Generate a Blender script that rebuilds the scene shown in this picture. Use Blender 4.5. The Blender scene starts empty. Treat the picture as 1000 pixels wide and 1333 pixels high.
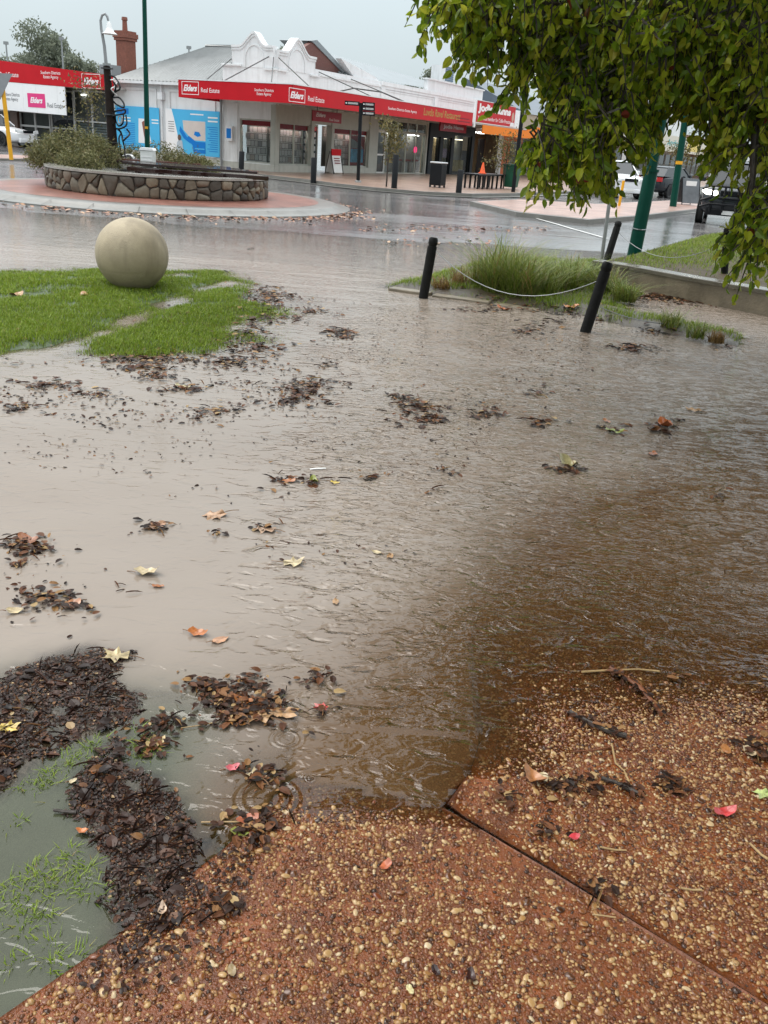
import bpy, math, random
import numpy as np
from mathutils import Vector, Matrix
random.seed(7); rng = np.random.default_rng(7)
sc = bpy.context.scene; COL = sc.collection
rad = math.radians

# ------------------------------------------------------------------ camera
EYE = np.array([0.0, 0.0, 1.65]); FPX, PITCH, ROLL = 1142.0, rad(22.8), rad(4.2)
_F = np.array([0, math.cos(PITCH), -math.sin(PITCH)]); _U0 = np.array([0, math.sin(PITCH), math.cos(PITCH)]); _R0 = np.array([1.0, 0, 0])
_R = math.cos(ROLL) * _R0 + math.sin(ROLL) * _U0; _U = -math.sin(ROLL) * _R0 + math.cos(ROLL) * _U0
cam = bpy.data.objects.new('camera', bpy.data.cameras.new('camera')); COL.objects.link(cam)
cam.data.sensor_fit = 'VERTICAL'; cam.data.sensor_height = 36; cam.data.lens = FPX / 1333 * 36
cam.data.clip_start = 0.05; cam.data.clip_end = 2000
cam.matrix_world = Matrix(((_R[0], _U[0], -_F[0], EYE[0]), (_R[1], _U[1], -_F[1], EYE[1]), (_R[2], _U[2], -_F[2], EYE[2]), (0, 0, 0, 1)))
sc.camera = cam
# ------------------------------------------------------------------ sky and sun (overcast, raining)
SUN_EL, SUN_AZ = rad(58), rad(-60)
W = bpy.data.worlds.new('World'); sc.world = W; W.use_nodes = True
wn, wl = W.node_tree.nodes, W.node_tree.links
bg = wn['Background']; bg.inputs[1].default_value = 0.1
sky = wn.new('ShaderNodeTexSky'); sky.sky_type = 'NISHITA'; sky.sun_disc = False
sky.sun_elevation = SUN_EL; sky.sun_rotation = SUN_AZ; sky.air_density = 1.0; sky.dust_density = 4.0
geo = wn.new('ShaderNodeTexCoord'); sep = wn.new('ShaderNodeSeparateXYZ'); wl.new(geo.outputs['Generated'], sep.inputs[0])
ramp = wn.new('ShaderNodeValToRGB'); wl.new(sep.outputs['Z'], ramp.inputs[0])
ramp.color_ramp.elements[0].position = 0.0; ramp.color_ramp.elements[0].color = (0.176, 0.201, 0.209, 1)
ramp.color_ramp.elements[1].position = 1.0; ramp.color_ramp.elements[1].color = (0.80, 0.82, 0.83, 1)
_e = ramp.color_ramp.elements.new(0.18); _e.color = (0.240, 0.277, 0.292, 1)
nz = wn.new('ShaderNodeTexNoise'); nz.inputs['Scale'].default_value = 2.2; nz.inputs['Detail'].default_value = 4
wl.new(geo.outputs['Generated'], nz.inputs['Vector'])
mr = wn.new('ShaderNodeMapRange'); mr.inputs['From Min'].default_value = 0.3; mr.inputs['From Max'].default_value = 0.7
mr.inputs['To Min'].default_value = 27.5; mr.inputs['To Max'].default_value = 30.5; wl.new(nz.outputs['Fac'], mr.inputs['Value'])
scl = wn.new('ShaderNodeVectorMath'); scl.operation = 'SCALE'; wl.new(ramp.outputs[0], scl.inputs[0]); wl.new(mr.outputs[0], scl.inputs['Scale'])
mx = wn.new('ShaderNodeMix'); mx.data_type = 'RGBA'; mx.clamp_factor = False; mx.inputs[0].default_value = 0.9
wl.new(sky.outputs[0], mx.inputs[6]); wl.new(scl.outputs[0], mx.inputs[7]); wl.new(mx.outputs[2], bg.inputs[0])
sun = bpy.data.objects.new('sun', bpy.data.lights.new('sun', 'SUN')); COL.objects.link(sun)
sun.data.energy = 1.4; sun.data.angle = rad(35); sun.data.color = (1, 0.96, 0.9)
_sd = Vector((math.sin(SUN_AZ) * math.cos(SUN_EL), math.cos(SUN_AZ) * math.cos(SUN_EL), math.sin(SUN_EL)))
sun.rotation_euler = _sd.to_track_quat('Z', 'Y').to_euler(); sun.location = _sd * 100
sc.view_settings.view_transform = 'Standard'; sc.view_settings.look = 'None'; sc.view_settings.gamma = 1
sc.view_settings.exposure = 0.3; sc.view_settings.use_curve_mapping = False
sc.render.engine = 'CYCLES'
try:
    sc.cycles.use_denoising = True; sc.cycles.denoiser = 'OPENIMAGEDENOISE'
except Exception: pass
sc.cycles.max_bounces = 7; sc.cycles.transparent_max_bounces = 12; sc.cycles.caustics_reflective = False; sc.cycles.caustics_refractive = False
sc.cycles.sample_clamp_indirect = 6; sc.cycles.use_adaptive_sampling = True; sc.cycles.adaptive_threshold = 0.015

# ------------------------------------------------------------------ where a thing seen at (x, y) of the photograph stands
def ray(x, y): return _F + _R * ((x - 500) / FPX) - _U * ((y - 666.5) / FPX)
def G(x, y, z=0.0):
    d = ray(x, y); return Vector(EYE + d * ((z - EYE[2]) / d[2]))
def atY(x, y, Y):
    d = ray(x, y); return Vector(EYE + d * (Y / d[1]))
def GP(pts, z=0.0): return [tuple(G(x, y, z)[:2]) for x, y in pts]
# street frame: origin at the shop corner, u along the right street, v along the left street
BO = Vector((-5.874, 40.986, 0)); BA = rad(62.7)
dU = Vector((math.cos(BA), math.sin(BA), 0)); dV = Vector((-math.sin(BA), math.cos(BA), 0))
def BW(u, v, z=0.0): return BO + dU * u + dV * v + Vector((0, 0, z))
def toB(p):
    q = Vector(p) - BO; return q.dot(dU), q.dot(dV)

# ------------------------------------------------------------------ helpers: noise and distance fields
def vnoise(x, y, seed=0):
    x = np.asarray(x, float); y = np.asarray(y, float)
    xi = np.floor(x).astype(np.int64); yi = np.floor(y).astype(np.int64); fx = x - xi; fy = y - yi
    fx = fx * fx * (3 - 2 * fx); fy = fy * fy * (3 - 2 * fy)
    def h(a, b):
        n = (a * 374761393 + b * 668265263 + seed * 974711) & 0x7fffffff
        n = ((n ^ (n >> 13)) * 1274126177) & 0x7fffffff
        return ((n ^ (n >> 16)) & 0xffff) / 65535.0
    return (h(xi, yi) * (1 - fx) + h(xi + 1, yi) * fx) * (1 - fy) + (h(xi, yi + 1) * (1 - fx) + h(xi + 1, yi + 1) * fx) * fy
def fbm(x, y, s, o=4, seed=0):
    r = 0; a = 0.5; t = 0
    for k in range(o):
        r = r + a * vnoise(np.asarray(x) * s, np.asarray(y) * s, seed + k); t += a; a *= 0.5; s *= 2.03
    return r / t
def sdpoly(x, y, poly):
    x = np.asarray(x, float); y = np.asarray(y, float)
    d = np.full(x.shape, 1e9); ins = np.zeros(x.shape, bool); n = len(poly)
    for i in range(n):
        ax, ay = poly[i]; bx_, by_ = poly[(i + 1) % n]
        ex, ey = bx_ - ax, by_ - ay
        t = np.clip(((x - ax) * ex + (y - ay) * ey) / (ex * ex + ey * ey + 1e-12), 0, 1)
        d = np.minimum(d, np.hypot(x - ax - t * ex, y - ay - t * ey))
        c = ((ay > y) != (by_ > y)) & (x < (bx_ - ax) * (y - ay) / (by_ - ay + 1e-12) + ax)
        ins ^= c
    return np.where(ins, d, -d)
def dline(x, y, pl):
    d = np.full(np.asarray(x, float).shape, 1e9)
    for (ax, ay), (bx_, by_) in zip(pl[:-1], pl[1:]):
        ex, ey = bx_ - ax, by_ - ay
        t = np.clip(((x - ax) * ex + (y - ay) * ey) / (ex * ex + ey * ey + 1e-12), 0, 1)
        d = np.minimum(d, np.hypot(x - ax - t * ex, y - ay - t * ey))
    return d
def sst(a, b, x):
    t = np.clip((x - a) / (b - a), 0, 1); return t * t * (3 - 2 * t)

# ------------------------------------------------------------------ helpers: meshes and objects
def fast_mesh(name, V, tris, mats=(), smooth=False):
    V = np.asarray(V, np.float32); tris = np.asarray(tris, np.int32); k = tris.shape[1]
    me = bpy.data.meshes.new(name); me.vertices.add(len(V)); me.vertices.foreach_set('co', V.ravel())
    me.loops.add(tris.size); me.loops.foreach_set('vertex_index', tris.ravel())
    me.polygons.add(len(tris)); me.polygons.foreach_set('loop_start', np.arange(0, tris.size, k, dtype=np.int32))
    me.polygons.foreach_set('loop_total', np.full(len(tris), k, np.int32))
    me.polygons.foreach_set('use_smooth', np.full(len(tris), smooth, bool))
    me.update(calc_edges=True); me.validate()
    for m in mats: me.materials.append(m)
    return me
def link(name, me, parent=None, loc=None, rz=None, **pr):
    o = bpy.data.objects.new(name, me); COL.objects.link(o)
    if parent is not None: o.parent = parent
    if loc is not None: o.location = loc
    if rz is not None: o.rotation_euler = (0, 0, rz)
    for k, v in pr.items(): o[k] = v
    return o
def thing(name, label, cat, loc=(0, 0, 0), rz=0.0, group=None, me=None):
    o = bpy.data.objects.new(name, me); COL.objects.link(o); o.location = loc; o.rotation_euler = (0, 0, rz)
    o['label'] = label; o['category'] = cat; o['kind'] = 'thing'
    if group: o['group'] = group
    return o
def dup(root, loc, rz, label=None, scale=None):
    def cp(o, par):
        c = o.copy(); COL.objects.link(c)
        if par is not None: c.parent = par
        for ch in list(o.children): cp(ch, c)
        return c
    r = cp(root, None); r.location = loc; r.rotation_euler = (0, 0, rz)
    if label: r['label'] = label
    if scale: r.scale = scale
    return r
class MB:
    def __init__(s): s.v = []; s.f = []
    def add(s, vs, fs):
        n = len(s.v); s.v += [tuple(p) for p in vs]; s.f += [tuple(i + n for i in f) for f in fs]; return s
    def box(s, x0, x1, y0, y1, z0, z1):
        return s.add([(x0, y0, z0), (x1, y0, z0), (x1, y1, z0), (x0, y1, z0), (x0, y0, z1), (x1, y0, z1), (x1, y1, z1), (x0, y1, z1)],
                     [(0, 3, 2, 1), (4, 5, 6, 7), (0, 1, 5, 4), (1, 2, 6, 5), (2, 3, 7, 6), (3, 0, 4, 7)])
    def ext(s, poly, vec):
        n = len(poly); vec = Vector(vec); a = [Vector(p) for p in poly]; b = [p + vec for p in a]
        return s.add(a + b, [tuple(range(n))[::-1], tuple(range(n, 2 * n))] + [(i, (i + 1) % n, n + (i + 1) % n, n + i) for i in range(n)])
    def tube(s, pts, r, n=7):
        pts = [Vector(p) for p in pts]; rs = r if isinstance(r, (list, tuple)) else [r] * len(pts)
        vs = []; fs = []; prev = None
        for i, p in enumerate(pts):
            t = (pts[min(i + 1, len(pts) - 1)] - pts[max(i - 1, 0)]).normalized()
            if prev is None: a = t.orthogonal().normalized()
            else: a = (prev - t * prev.dot(t)).normalized()
            prev = a; b = t.cross(a)
            for k in range(n):
                w = 2 * math.pi * k / n; vs.append(p + (a * math.cos(w) + b * math.sin(w)) * rs[i])
        for i in range(len(pts) - 1):
            for k in range(n):
                k2 = (k + 1) % n; fs.append((i * n + k, i * n + k2, (i + 1) * n + k2, (i + 1) * n + k))
        fs.append(tuple(range(n))[::-1]); fs.append(tuple(range((len(pts) - 1) * n, len(pts) * n)))
        return s.add(vs, fs)
    def lathe(s, prof, n=16, c=(0, 0, 0), close=False):
        vs = []; fs = []; m = len(prof)
        for r, z in prof:
            for k in range(n):
                w = 2 * math.pi * k / n; vs.append((c[0] + r * math.cos(w), c[1] + r * math.sin(w), c[2] + z))
        for i in range(m if close else m - 1):
            j = (i + 1) % m
            for k in range(n):
                k2 = (k + 1) % n; fs.append((i * n + k, i * n + k2, j * n + k2, j * n + k))
        if not close:
            fs.append(tuple(range(n))[::-1]); fs.append(tuple(range((m - 1) * n, m * n)))
        return s.add(vs, fs)
    def build(s, name, mat, parent=None, smooth=False, loc=None, rz=None, bevel=None, **pr):
        me = bpy.data.meshes.new(name); me.from_pydata(s.v, [], s.f); me.update()
        if mat: me.materials.append(mat)
        if smooth:
            me.polygons.foreach_set('use_smooth', np.full(len(me.polygons), True, bool))
            try: me.set_sharp_from_angle(angle=rad(40))
            except Exception: pass
        o = link(name, me, parent, loc, rz, **pr)
        if bevel:
            b = o.modifiers.new('bevel', 'BEVEL'); b.width = bevel; b.segments = 2; b.limit_method = 'ANGLE'
        return o
def ext2(poly, axis, a, b):
    """polygon in the plane across an axis, pushed along it from a to b"""
    f = {'x': lambda p, t: (t, p[0], p[1]), 'y': lambda p, t: (p[0], t, p[1]), 'z': lambda p, t: (p[0], p[1], t)}[axis]
    return [f(p, a) for p in poly], Vector(f((0, 0), b)) - Vector(f((0, 0), a))

# ------------------------------------------------------------------ materials
MATS = {}
def nt(m): m.use_nodes = True; return m.node_tree.nodes, m.node_tree.links, m.node_tree.nodes['Principled BSDF']
def mat(name, col, rough=0.5, var=0.12, vs=6.0, metal=0.0, spec=0.5, bump=0.0, bs=40.0, emit=0.0, grime=0.0):
    if name in MATS: return MATS[name]
    m = bpy.data.materials.new(name); MATS[name] = m; N, L, b = nt(m)
    b.inputs['Roughness'].default_value = rough; b.inputs['Metallic'].default_value = metal; b.inputs['Specular IOR Level'].default_value = spec
    tc = N.new('ShaderNodeTexCoord')
    n1 = N.new('ShaderNodeTexNoise'); n1.inputs['Scale'].default_value = vs; n1.inputs['Detail'].default_value = 6; n1.inputs['Roughness'].default_value = 0.65
    L.new(tc.outputs['Object'], n1.inputs['Vector'])
    r = N.new('ShaderNodeValToRGB'); L.new(n1.outputs['Fac'], r.inputs[0])
    r.color_ramp.elements[0].position = 0.3; r.color_ramp.elements[1].position = 0.7
    r.color_ramp.elements[0].color = tuple(c * (1 - var) for c in col) + (1,); r.color_ramp.elements[1].color = tuple(min(1, c * (1 + var)) for c in col) + (1,)
    out = r.outputs[0]
    if grime:
        mp = N.new('ShaderNodeMapping'); mp.inputs['Scale'].default_value = (3, 3, 0.35); L.new(tc.outputs['Object'], mp.inputs[0])
        n2 = N.new('ShaderNodeTexNoise'); n2.inputs['Scale'].default_value = 1.6; n2.inputs['Detail'].default_value = 7; L.new(mp.outputs[0], n2.inputs['Vector'])
        r2 = N.new('ShaderNodeValToRGB'); r2.color_ramp.elements[0].position = 0.5; r2.color_ramp.elements[1].position = 0.75; L.new(n2.outputs['Fac'], r2.inputs[0])
        mm = N.new('ShaderNodeMath'); mm.operation = 'MULTIPLY'; mm.inputs[1].default_value = grime; L.new(r2.outputs[0], mm.inputs[0])
        mi = N.new('ShaderNodeMix'); mi.data_type = 'RGBA'; L.new(mm.outputs[0], mi.inputs[0]); L.new(out, mi.inputs[6])
        mi.inputs[7].default_value = (col[0] * 0.35, col[1] * 0.33, col[2] * 0.28, 1); out = mi.outputs[2]
    L.new(out, b.inputs['Base Color'])
    if bump:
        n3 = N.new('ShaderNodeTexNoise'); n3.inputs['Scale'].default_value = bs; n3.inputs['Detail'].default_value = 5; L.new(tc.outputs['Object'], n3.inputs['Vector'])
        bp = N.new('ShaderNodeBump'); bp.inputs['Strength'].default_value = 1; bp.inputs['Distance'].default_value = bump; L.new(n3.outputs['Fac'], bp.inputs['Height']); L.new(bp.outputs[0], b.inputs['Normal'])
    if emit:
        b.inputs['Emission Color'].default_value = (*col, 1); b.inputs['Emission Strength'].default_value = emit
    return m
def island_mat(name, stops, rough=0.4, trans=0.0, obj=False, spec=0.3, bump=0.0, bs=300):
    """each separate piece takes its own colour"""
    m = bpy.data.materials.new(name); MATS[name] = m; N, L, b = nt(m)
    b.inputs['Roughness'].default_value = rough; b.inputs['Specular IOR Level'].default_value = spec
    src = (N.new('ShaderNodeObjectInfo') if obj else N.new('ShaderNodeNewGeometry'))
    r = N.new('ShaderNodeValToRGB'); cr = r.color_ramp
    L.new(src.outputs['Random' if obj else 'Random Per Island'], r.inputs[0])
    while len(cr.elements) < len(stops): cr.elements.new(0.5)
    for e, (p, c) in zip(cr.elements, stops): e.position = p; e.color = (*c, 1)
    tc = N.new('ShaderNodeTexCoord'); n1 = N.new('ShaderNodeTexNoise'); n1.inputs['Scale'].default_value = bs * 0.4; n1.inputs['Detail'].default_value = 4; L.new(tc.outputs['Object'], n1.inputs['Vector'])
    h = N.new('ShaderNodeHueSaturation'); L.new(r.outputs[0], h.inputs['Color'])
    q = N.new('ShaderNodeMapRange'); q.inputs['To Min'].default_value = 0.7; q.inputs['To Max'].default_value = 1.3; L.new(n1.outputs['Fac'], q.inputs['Value']); L.new(q.outputs[0], h.inputs['Value'])
    L.new(h.outputs[0], b.inputs['Base Color'])
    if bump:
        bp = N.new('ShaderNodeBump'); bp.inputs['Distance'].default_value = bump; L.new(n1.outputs['Fac'], bp.inputs['Height']); L.new(bp.outputs[0], b.inputs['Normal'])
    if trans:
        t = N.new('ShaderNodeBsdfTranslucent'); L.new(h.outputs[0], t.inputs['Color'])
        s = N.new('ShaderNodeMixShader'); s.inputs[0].default_value = trans
        o = N['Material Output']; L.new(b.outputs[0], s.inputs[1]); L.new(t.outputs[0], s.inputs[2]); L.new(s.outputs[0], o.inputs['Surface'])
    return m
def glass_mat(name, tint, op=0.5):
    m = bpy.data.materials.new(name); MATS[name] = m; N, L, b = nt(m)
    b.inputs['Base Color'].default_value = (*tint, 1); b.inputs['Roughness'].default_value = 0.04; b.inputs['IOR'].default_value = 1.5
    t = N.new('ShaderNodeBsdfTransparent'); t.inputs[0].default_value = (0.85, 0.88, 0.88, 1)
    fr = N.new('ShaderNodeFresnel'); fr.inputs[0].default_value = 1.5
    g_ = N.new('ShaderNodeNewGeometry'); iv = N.new('ShaderNodeMath'); iv.operation = 'SUBTRACT'; iv.inputs[0].default_value = 1; L.new(g_.outputs['Backfacing'], iv.inputs[1])
    ml_ = N.new('ShaderNodeMath'); ml_.operation = 'MULTIPLY'; L.new(fr.outputs[0], ml_.inputs[0]); L.new(iv.outputs[0], ml_.inputs[1])
    ad = N.new('ShaderNodeMath'); ad.operation = 'ADD'; ad.use_clamp = True; ad.inputs[1].default_value = op; L.new(ml_.outputs[0], ad.inputs[0])
    s = N.new('ShaderNodeMixShader'); L.new(ad.outputs[0], s.inputs[0]); L.new(t.outputs[0], s.inputs[1]); L.new(b.outputs[0], s.inputs[2]); L.new(s.outputs[0], N['Material Output'].inputs['Surface'])
    return m
M_white = mat('white_wall_paint', (0.76, 0.77, 0.77), 0.6, 0.05, 2, grime=0.25)
M_white2 = mat('parapet_paint', (0.74, 0.755, 0.765), 0.55, 0.05, 3, grime=0.22)
M_trim = mat('grey_green_paint', (0.42, 0.43, 0.38), 0.5, 0.07, 3, grime=0.2)
M_plinth = mat('plinth_paint', (0.47, 0.47, 0.42), 0.6, 0.08, 4, grime=0.3)
M_red = mat('red_sign', (0.52, 0.012, 0.02), 0.35, 0.05, 2, spec=0.15)
M_dred = mat('dark_red_sign', (0.22, 0.012, 0.02), 0.35, 0.05, 2, spec=0.15)
M_pink = mat('pink_sign', (0.72, 0.06, 0.22), 0.35, 0.04, 2, spec=0.15)
M_orange = mat('orange_sign', (0.82, 0.22, 0.012), 0.4, 0.05, 2, spec=0.15)
M_letter = mat('white_lettering', (0.85, 0.85, 0.85), 0.4, 0.02)
M_gold = mat('gold_lettering', (0.42, 0.27, 0.05), 0.35, 0.1, metal=0.3)
M_grey_letter = mat('grey_lettering', (0.12, 0.12, 0.13), 0.5, 0.05)
M_blue = mat('sky_blue_print', (0.09, 0.47, 0.78), 0.35, 0.04, 2, spec=0.15)
M_blue2 = mat('deep_blue_print', (0.012, 0.20, 0.62), 0.35, 0.04, 2, spec=0.15)
M_beige = mat('beige_print', (0.62, 0.56, 0.52), 0.4, 0.05, 3)
M_soffit = mat('soffit_paint', (0.48, 0.47, 0.44), 0.6, 0.06, 2)
M_roof = mat('wet_roof_metal', (0.20, 0.21, 0.21), 0.45, 0.12, 1.5, metal=0.25, grime=0.2)
M_roof2 = mat('pale_roof_metal', (0.24, 0.27, 0.285), 0.45, 0.08, 1.5, metal=0.25)
M_roofd = mat('slate_roof_metal', (0.09, 0.11, 0.14), 0.35, 0.1, 1.5)
M_black = mat('black_paint', (0.008, 0.009, 0.011), 0.4, 0.2, 10, spec=0.2)
M_blackwood = mat('black_timber', (0.009, 0.0085, 0.008), 0.5, 0.45, 14, spec=0.15, bump=0.004, bs=60)
M_charcoal = mat('charcoal_wall', (0.02, 0.026, 0.032), 0.45, 0.15, 3, spec=0.15)
M_green = mat('green_steel', (0.004, 0.052, 0.036), 0.28, 0.12, 5, spec=0.15)
M_steel = mat('grey_steel', (0.30, 0.31, 0.31), 0.35, 0.12, 8, metal=0.6)
M_dsteel = mat('dark_steel', (0.06, 0.06, 0.06), 0.35, 0.2, 8, metal=0.5)
M_yellow = mat('yellow_paint', (0.72, 0.36, 0.01), 0.4, 0.1, 8)
M_signback = mat('grey_sign_back', (0.27, 0.28, 0.29), 0.4, 0.08, 6, metal=0.3)
M_conc = mat('pale_concrete', (0.17, 0.165, 0.15), 0.28, 0.16, 3, bump=0.003, bs=60, grime=0.2)
M_concd = mat('weathered_concrete', (0.20, 0.165, 0.115), 0.35, 0.3, 4, bump=0.006, bs=40, grime=0.4)
M_brown = mat('brown_column', (0.10, 0.055, 0.04), 0.5, 0.15, 5)
M_ints = mat('shop_interior', (0.16, 0.155, 0.14), 0.7, 0.2, 2)
M_intd = mat('dark_interior', (0.03, 0.03, 0.033), 0.7, 0.4, 1.5)
M_intblue = mat('blue_blind', (0.015, 0.035, 0.30), 0.35, 0.25, 2)
M_warm = mat('warm_interior_wall', (0.62, 0.50, 0.30), 0.7, 0.1, 2)
M_lamp = mat('lit_lamp', (1.0, 0.86, 0.62), 0.5, 0.0, emit=5.0)
M_lampw = mat('lit_tube', (1.0, 0.97, 0.9), 0.5, 0.0, emit=9.0)
M_pinklit = mat('lit_pink_sign', (1.0, 0.04, 0.22), 0.5, 0.0, emit=.7)
M_glass = glass_mat('shop_glass', (0.03, 0.035, 0.035), 0.10)
M_glassd = glass_mat('dark_glass', (0.02, 0.025, 0.03), 0.55)
M_terracotta = mat('chimney_brick', (0.20, 0.065, 0.04), 0.6, 0.25, 9, bump=0.01, bs=20)
M_bark = mat('wet_bark', (0.035, 0.026, 0.02), 0.55, 0.4, 12, bump=0.01, bs=30)
M_postwood = mat('old_post_timber', (0.016, 0.010, 0.008), 0.6, 0.4, 8, spec=0.15, bump=0.01, bs=25)
M_bench = mat('dark_wet_timber', (0.025, 0.012, 0.011), 0.05, 0.3, 8)
M_soil = mat('wet_soil', (0.035, 0.025, 0.018), 0.5, 0.4, 8, bump=0.02, bs=30)
M_cone = mat('cone_orange', (0.9, 0.13, 0.03), 0.4, 0.05)
M_bin_green = mat('bin_green', (0.012, 0.09, 0.05), 0.4, 0.1)
M_rubber = mat('tyre_rubber', (0.012, 0.012, 0.012), 0.55, 0.15, 20)
M_rim = mat('alloy_rim', (0.42, 0.42, 0.43), 0.3, 0.08, 10, metal=0.8)
M_carwhite = mat('white_car_paint', (0.72, 0.73, 0.74), 0.15, 0.02)
M_cardark = mat('dark_car_paint', (0.02, 0.024, 0.03), 0.12, 0.1)
M_carsilver = mat('silver_car_paint', (0.30, 0.33, 0.34), 0.2, 0.05, metal=0.5)
M_carcream = mat('cream_car_paint', (0.62, 0.58, 0.46), 0.25, 0.04)
M_carglass = mat('car_glass', (0.012, 0.016, 0.018), 0.04, 0.1, spec=0.8)
M_headlit = mat('lit_headlight', (1.0, 0.95, 0.8), 0.3, 0.0, emit=9)
M_headoff = mat('headlight_glass', (0.6, 0.62, 0.62), 0.1, 0.05)
M_tail = mat('tail_light', (0.45, 0.01, 0.01), 0.2, 0.1)
M_paper = mat('white_card', (0.75, 0.75, 0.73), 0.5, 0.05)

# ================================================================== THE GROUND
RC = (-6.12, 22.95); R_APRON = 4.42; R_WALL = 2.63          # the roundabout
LAWN = GP([(-220, 352), (0, 349), (130, 347), (290, 353), (345, 366), (372, 392), (352, 420), (345, 446), (270, 466), (150, 468), (0, 462), (-220, 455)])
CHAN = [GP([(-40, 476), (70, 457), (150, 428), (200, 406), (262, 378), (300, 368)]), GP([(190, 362), (235, 358)])]
MULCH_A = GP([(-60, 900), (0, 884), (60, 852), (120, 843), (168, 850), (150, 880), (198, 905), (186, 930), (172, 955), (120, 962), (80, 975), (40, 1012), (0, 1040), (-60, 1060)])
MULCH_B = GP([(150, 950), (172, 952), (168, 985), (215, 1002), (250, 1060), (288, 1088), (272, 1135), (258, 1180), (238, 1225), (170, 1252), (142, 1200), (124, 1120), (95, 1062), (90, 1025), (110, 990)])
BED = GP([(505, 374), (560, 360), (640, 338), (780, 342), (832, 384), (795, 398), (900, 426), (962, 439), (955, 449), (860, 433), (780, 414), (690, 399), (600, 389)])
J1 = [(1.5, 0.86), (0.897, 1.34), (0.56, 1.625), (0.225, 1.895)]
J2 = [(0.225, 1.895), (0.30, 2.05), (0.343, 2.21), (0.335, 2.40), (0.344, 2.593), (0.375, 3.1), (0.5, 4.6)]
EDGE = [(-1.15, 0.55), (-0.661, 1.206), (-0.524, 1.382), (-0.331, 1.70), (-0.2, 1.98)]
def zA(x, y): return np.where(y < 1.8, 0.036 * (1.8 - y), -0.055 * (y - 1.8)) + 0.004 * (fbm(x, y, 5, 2, 3) - 0.5)
def zB(x, y): return -0.011 * np.exp(-np.clip(x - 0.33, 0, 9) / 0.16) * sst(1.92, 2.15, y) + np.where(y < 2.3, 0.012 * (2.3 - y), np.where(y < 2.8, -0.012 * (y - 2.3), -0.006 - 0.030 * (y - 2.8))) + 0.008 * (fbm(x, y, 4, 4, 4) - 0.5)
def zC(x, y): return np.minimum(zB(x, y), -0.002) - 0.004 - 0.085 * np.clip(0.33 - x, 0, 2) - 0.02 * np.clip(y - 2.2, 0, 3) * np.clip(0.4 - x, 0, .5) + 0.003 * (fbm(x, y, 5, 2, 5) - 0.5)
SLAB_A = EDGE + [(0.225, 1.895)] + J1[::-1][1:]
SLAB_B = J1 + J2[1:] + [(3.4, 4.6), (2.9, 0.86)]
SLAB_C = [(-0.2, 1.98)] + J2 + [(-0.3, 4.5)]
def T(x, y):
    x = np.asarray(x, float); y = np.asarray(y, float)
    z = -0.062 + 0.03 * (fbm(x, y, 1.2, 4, 11) - 0.5)
    l = sdpoly(x, y, LAWN) + 0.45 * (fbm(x, y, 1.6, 4, 2) - 0.45)
    lz = -0.05 + 0.066 * sst(-0.5, 0.7, l) + 0.06 * (fbm(x, y, 2.0, 4, 6) - 0.5)
    for c in CHAN: lz = lz - 0.030 * (1 - sst(0.0, 0.22, dline(x, y, c) + 0.12 * (fbm(x, y, 3, 3, 70) - .5)))
    z = np.where(l > -0.6, np.maximum(z, lz), z)
    for k, P in enumerate((MULCH_A, MULCH_B)):
        m = sdpoly(x, y, P) + 0.10 * (fbm(x, y, 7, 4, 20 + k) - 0.5)
        z = np.maximum(z, np.where(m > -0.12, -0.05 + 0.050 * sst(-0.10, 0.06, m) + 0.018 * (fbm(x, y, 22, 3, 9) - 0.5), -1))
    b = sdpoly(x, y, BED) + 0.22 * (fbm(x, y, 2.5, 4, 8) - 0.5)
    z = np.maximum(z, np.where(b > -0.3, -0.05 + 0.10 * sst(-0.22, 0.2, b), -1))
    w = (x < -0.2) & (y < 2.35)                             # flooded grass beside the slab
    z = np.where(w, np.maximum(z, -0.024 + 0.024 * (fbm(x, y, 9, 3, 31) - 0.55)), z)
    return z
def ground_top(x, y):
    z = T(x, y); n = y < 4.7
    for P, f in ((SLAB_C, zC), (SLAB_A, zA), (SLAB_B, zB)):
        s = sdpoly(x, y, P); z = np.where(n & (s > -0.004), np.maximum(np.where(s > 0, f(x, y), z), z if f is zA else f(x, y)), z)
    return z
def road_z(x, y):
    x = np.asarray(x, float); y = np.asarray(y, float)
    qx = x - BO.x; qy = y - BO.y; v = qx * dV.x + qy * dV.y
    z = np.minimum(-0.04 + 0.0065 * (y - 11), 0.012) + 0.014 * (fbm(x, y * 1.6, 0.5, 4, 40) - 0.5)
    return z + 0.028 * np.clip(v - 4, 0, 60)
def grid_mesh(name, xs, ys, zf, m, attrs=None, smooth=True):
    X, Y = np.meshgrid(xs, ys); Z = zf(X.ravel(), Y.ravel())
    V = np.c_[X.ravel(), Y.ravel(), Z]; nx = len(xs); ny = len(ys)
    i = (np.arange(ny - 1)[:, None] * nx + np.arange(nx - 1)[None]).ravel()
    me = fast_mesh(name, V, np.c_[i, i + 1, i + nx + 1, i + nx], [m], smooth)
    for k, f in (attrs or {}).items():
        a = me.attributes.new(k, 'FLOAT', 'POINT'); a.data.foreach_set('value', np.asarray(f(V[:, 0], V[:, 1]), np.float32))
    return me
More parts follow.
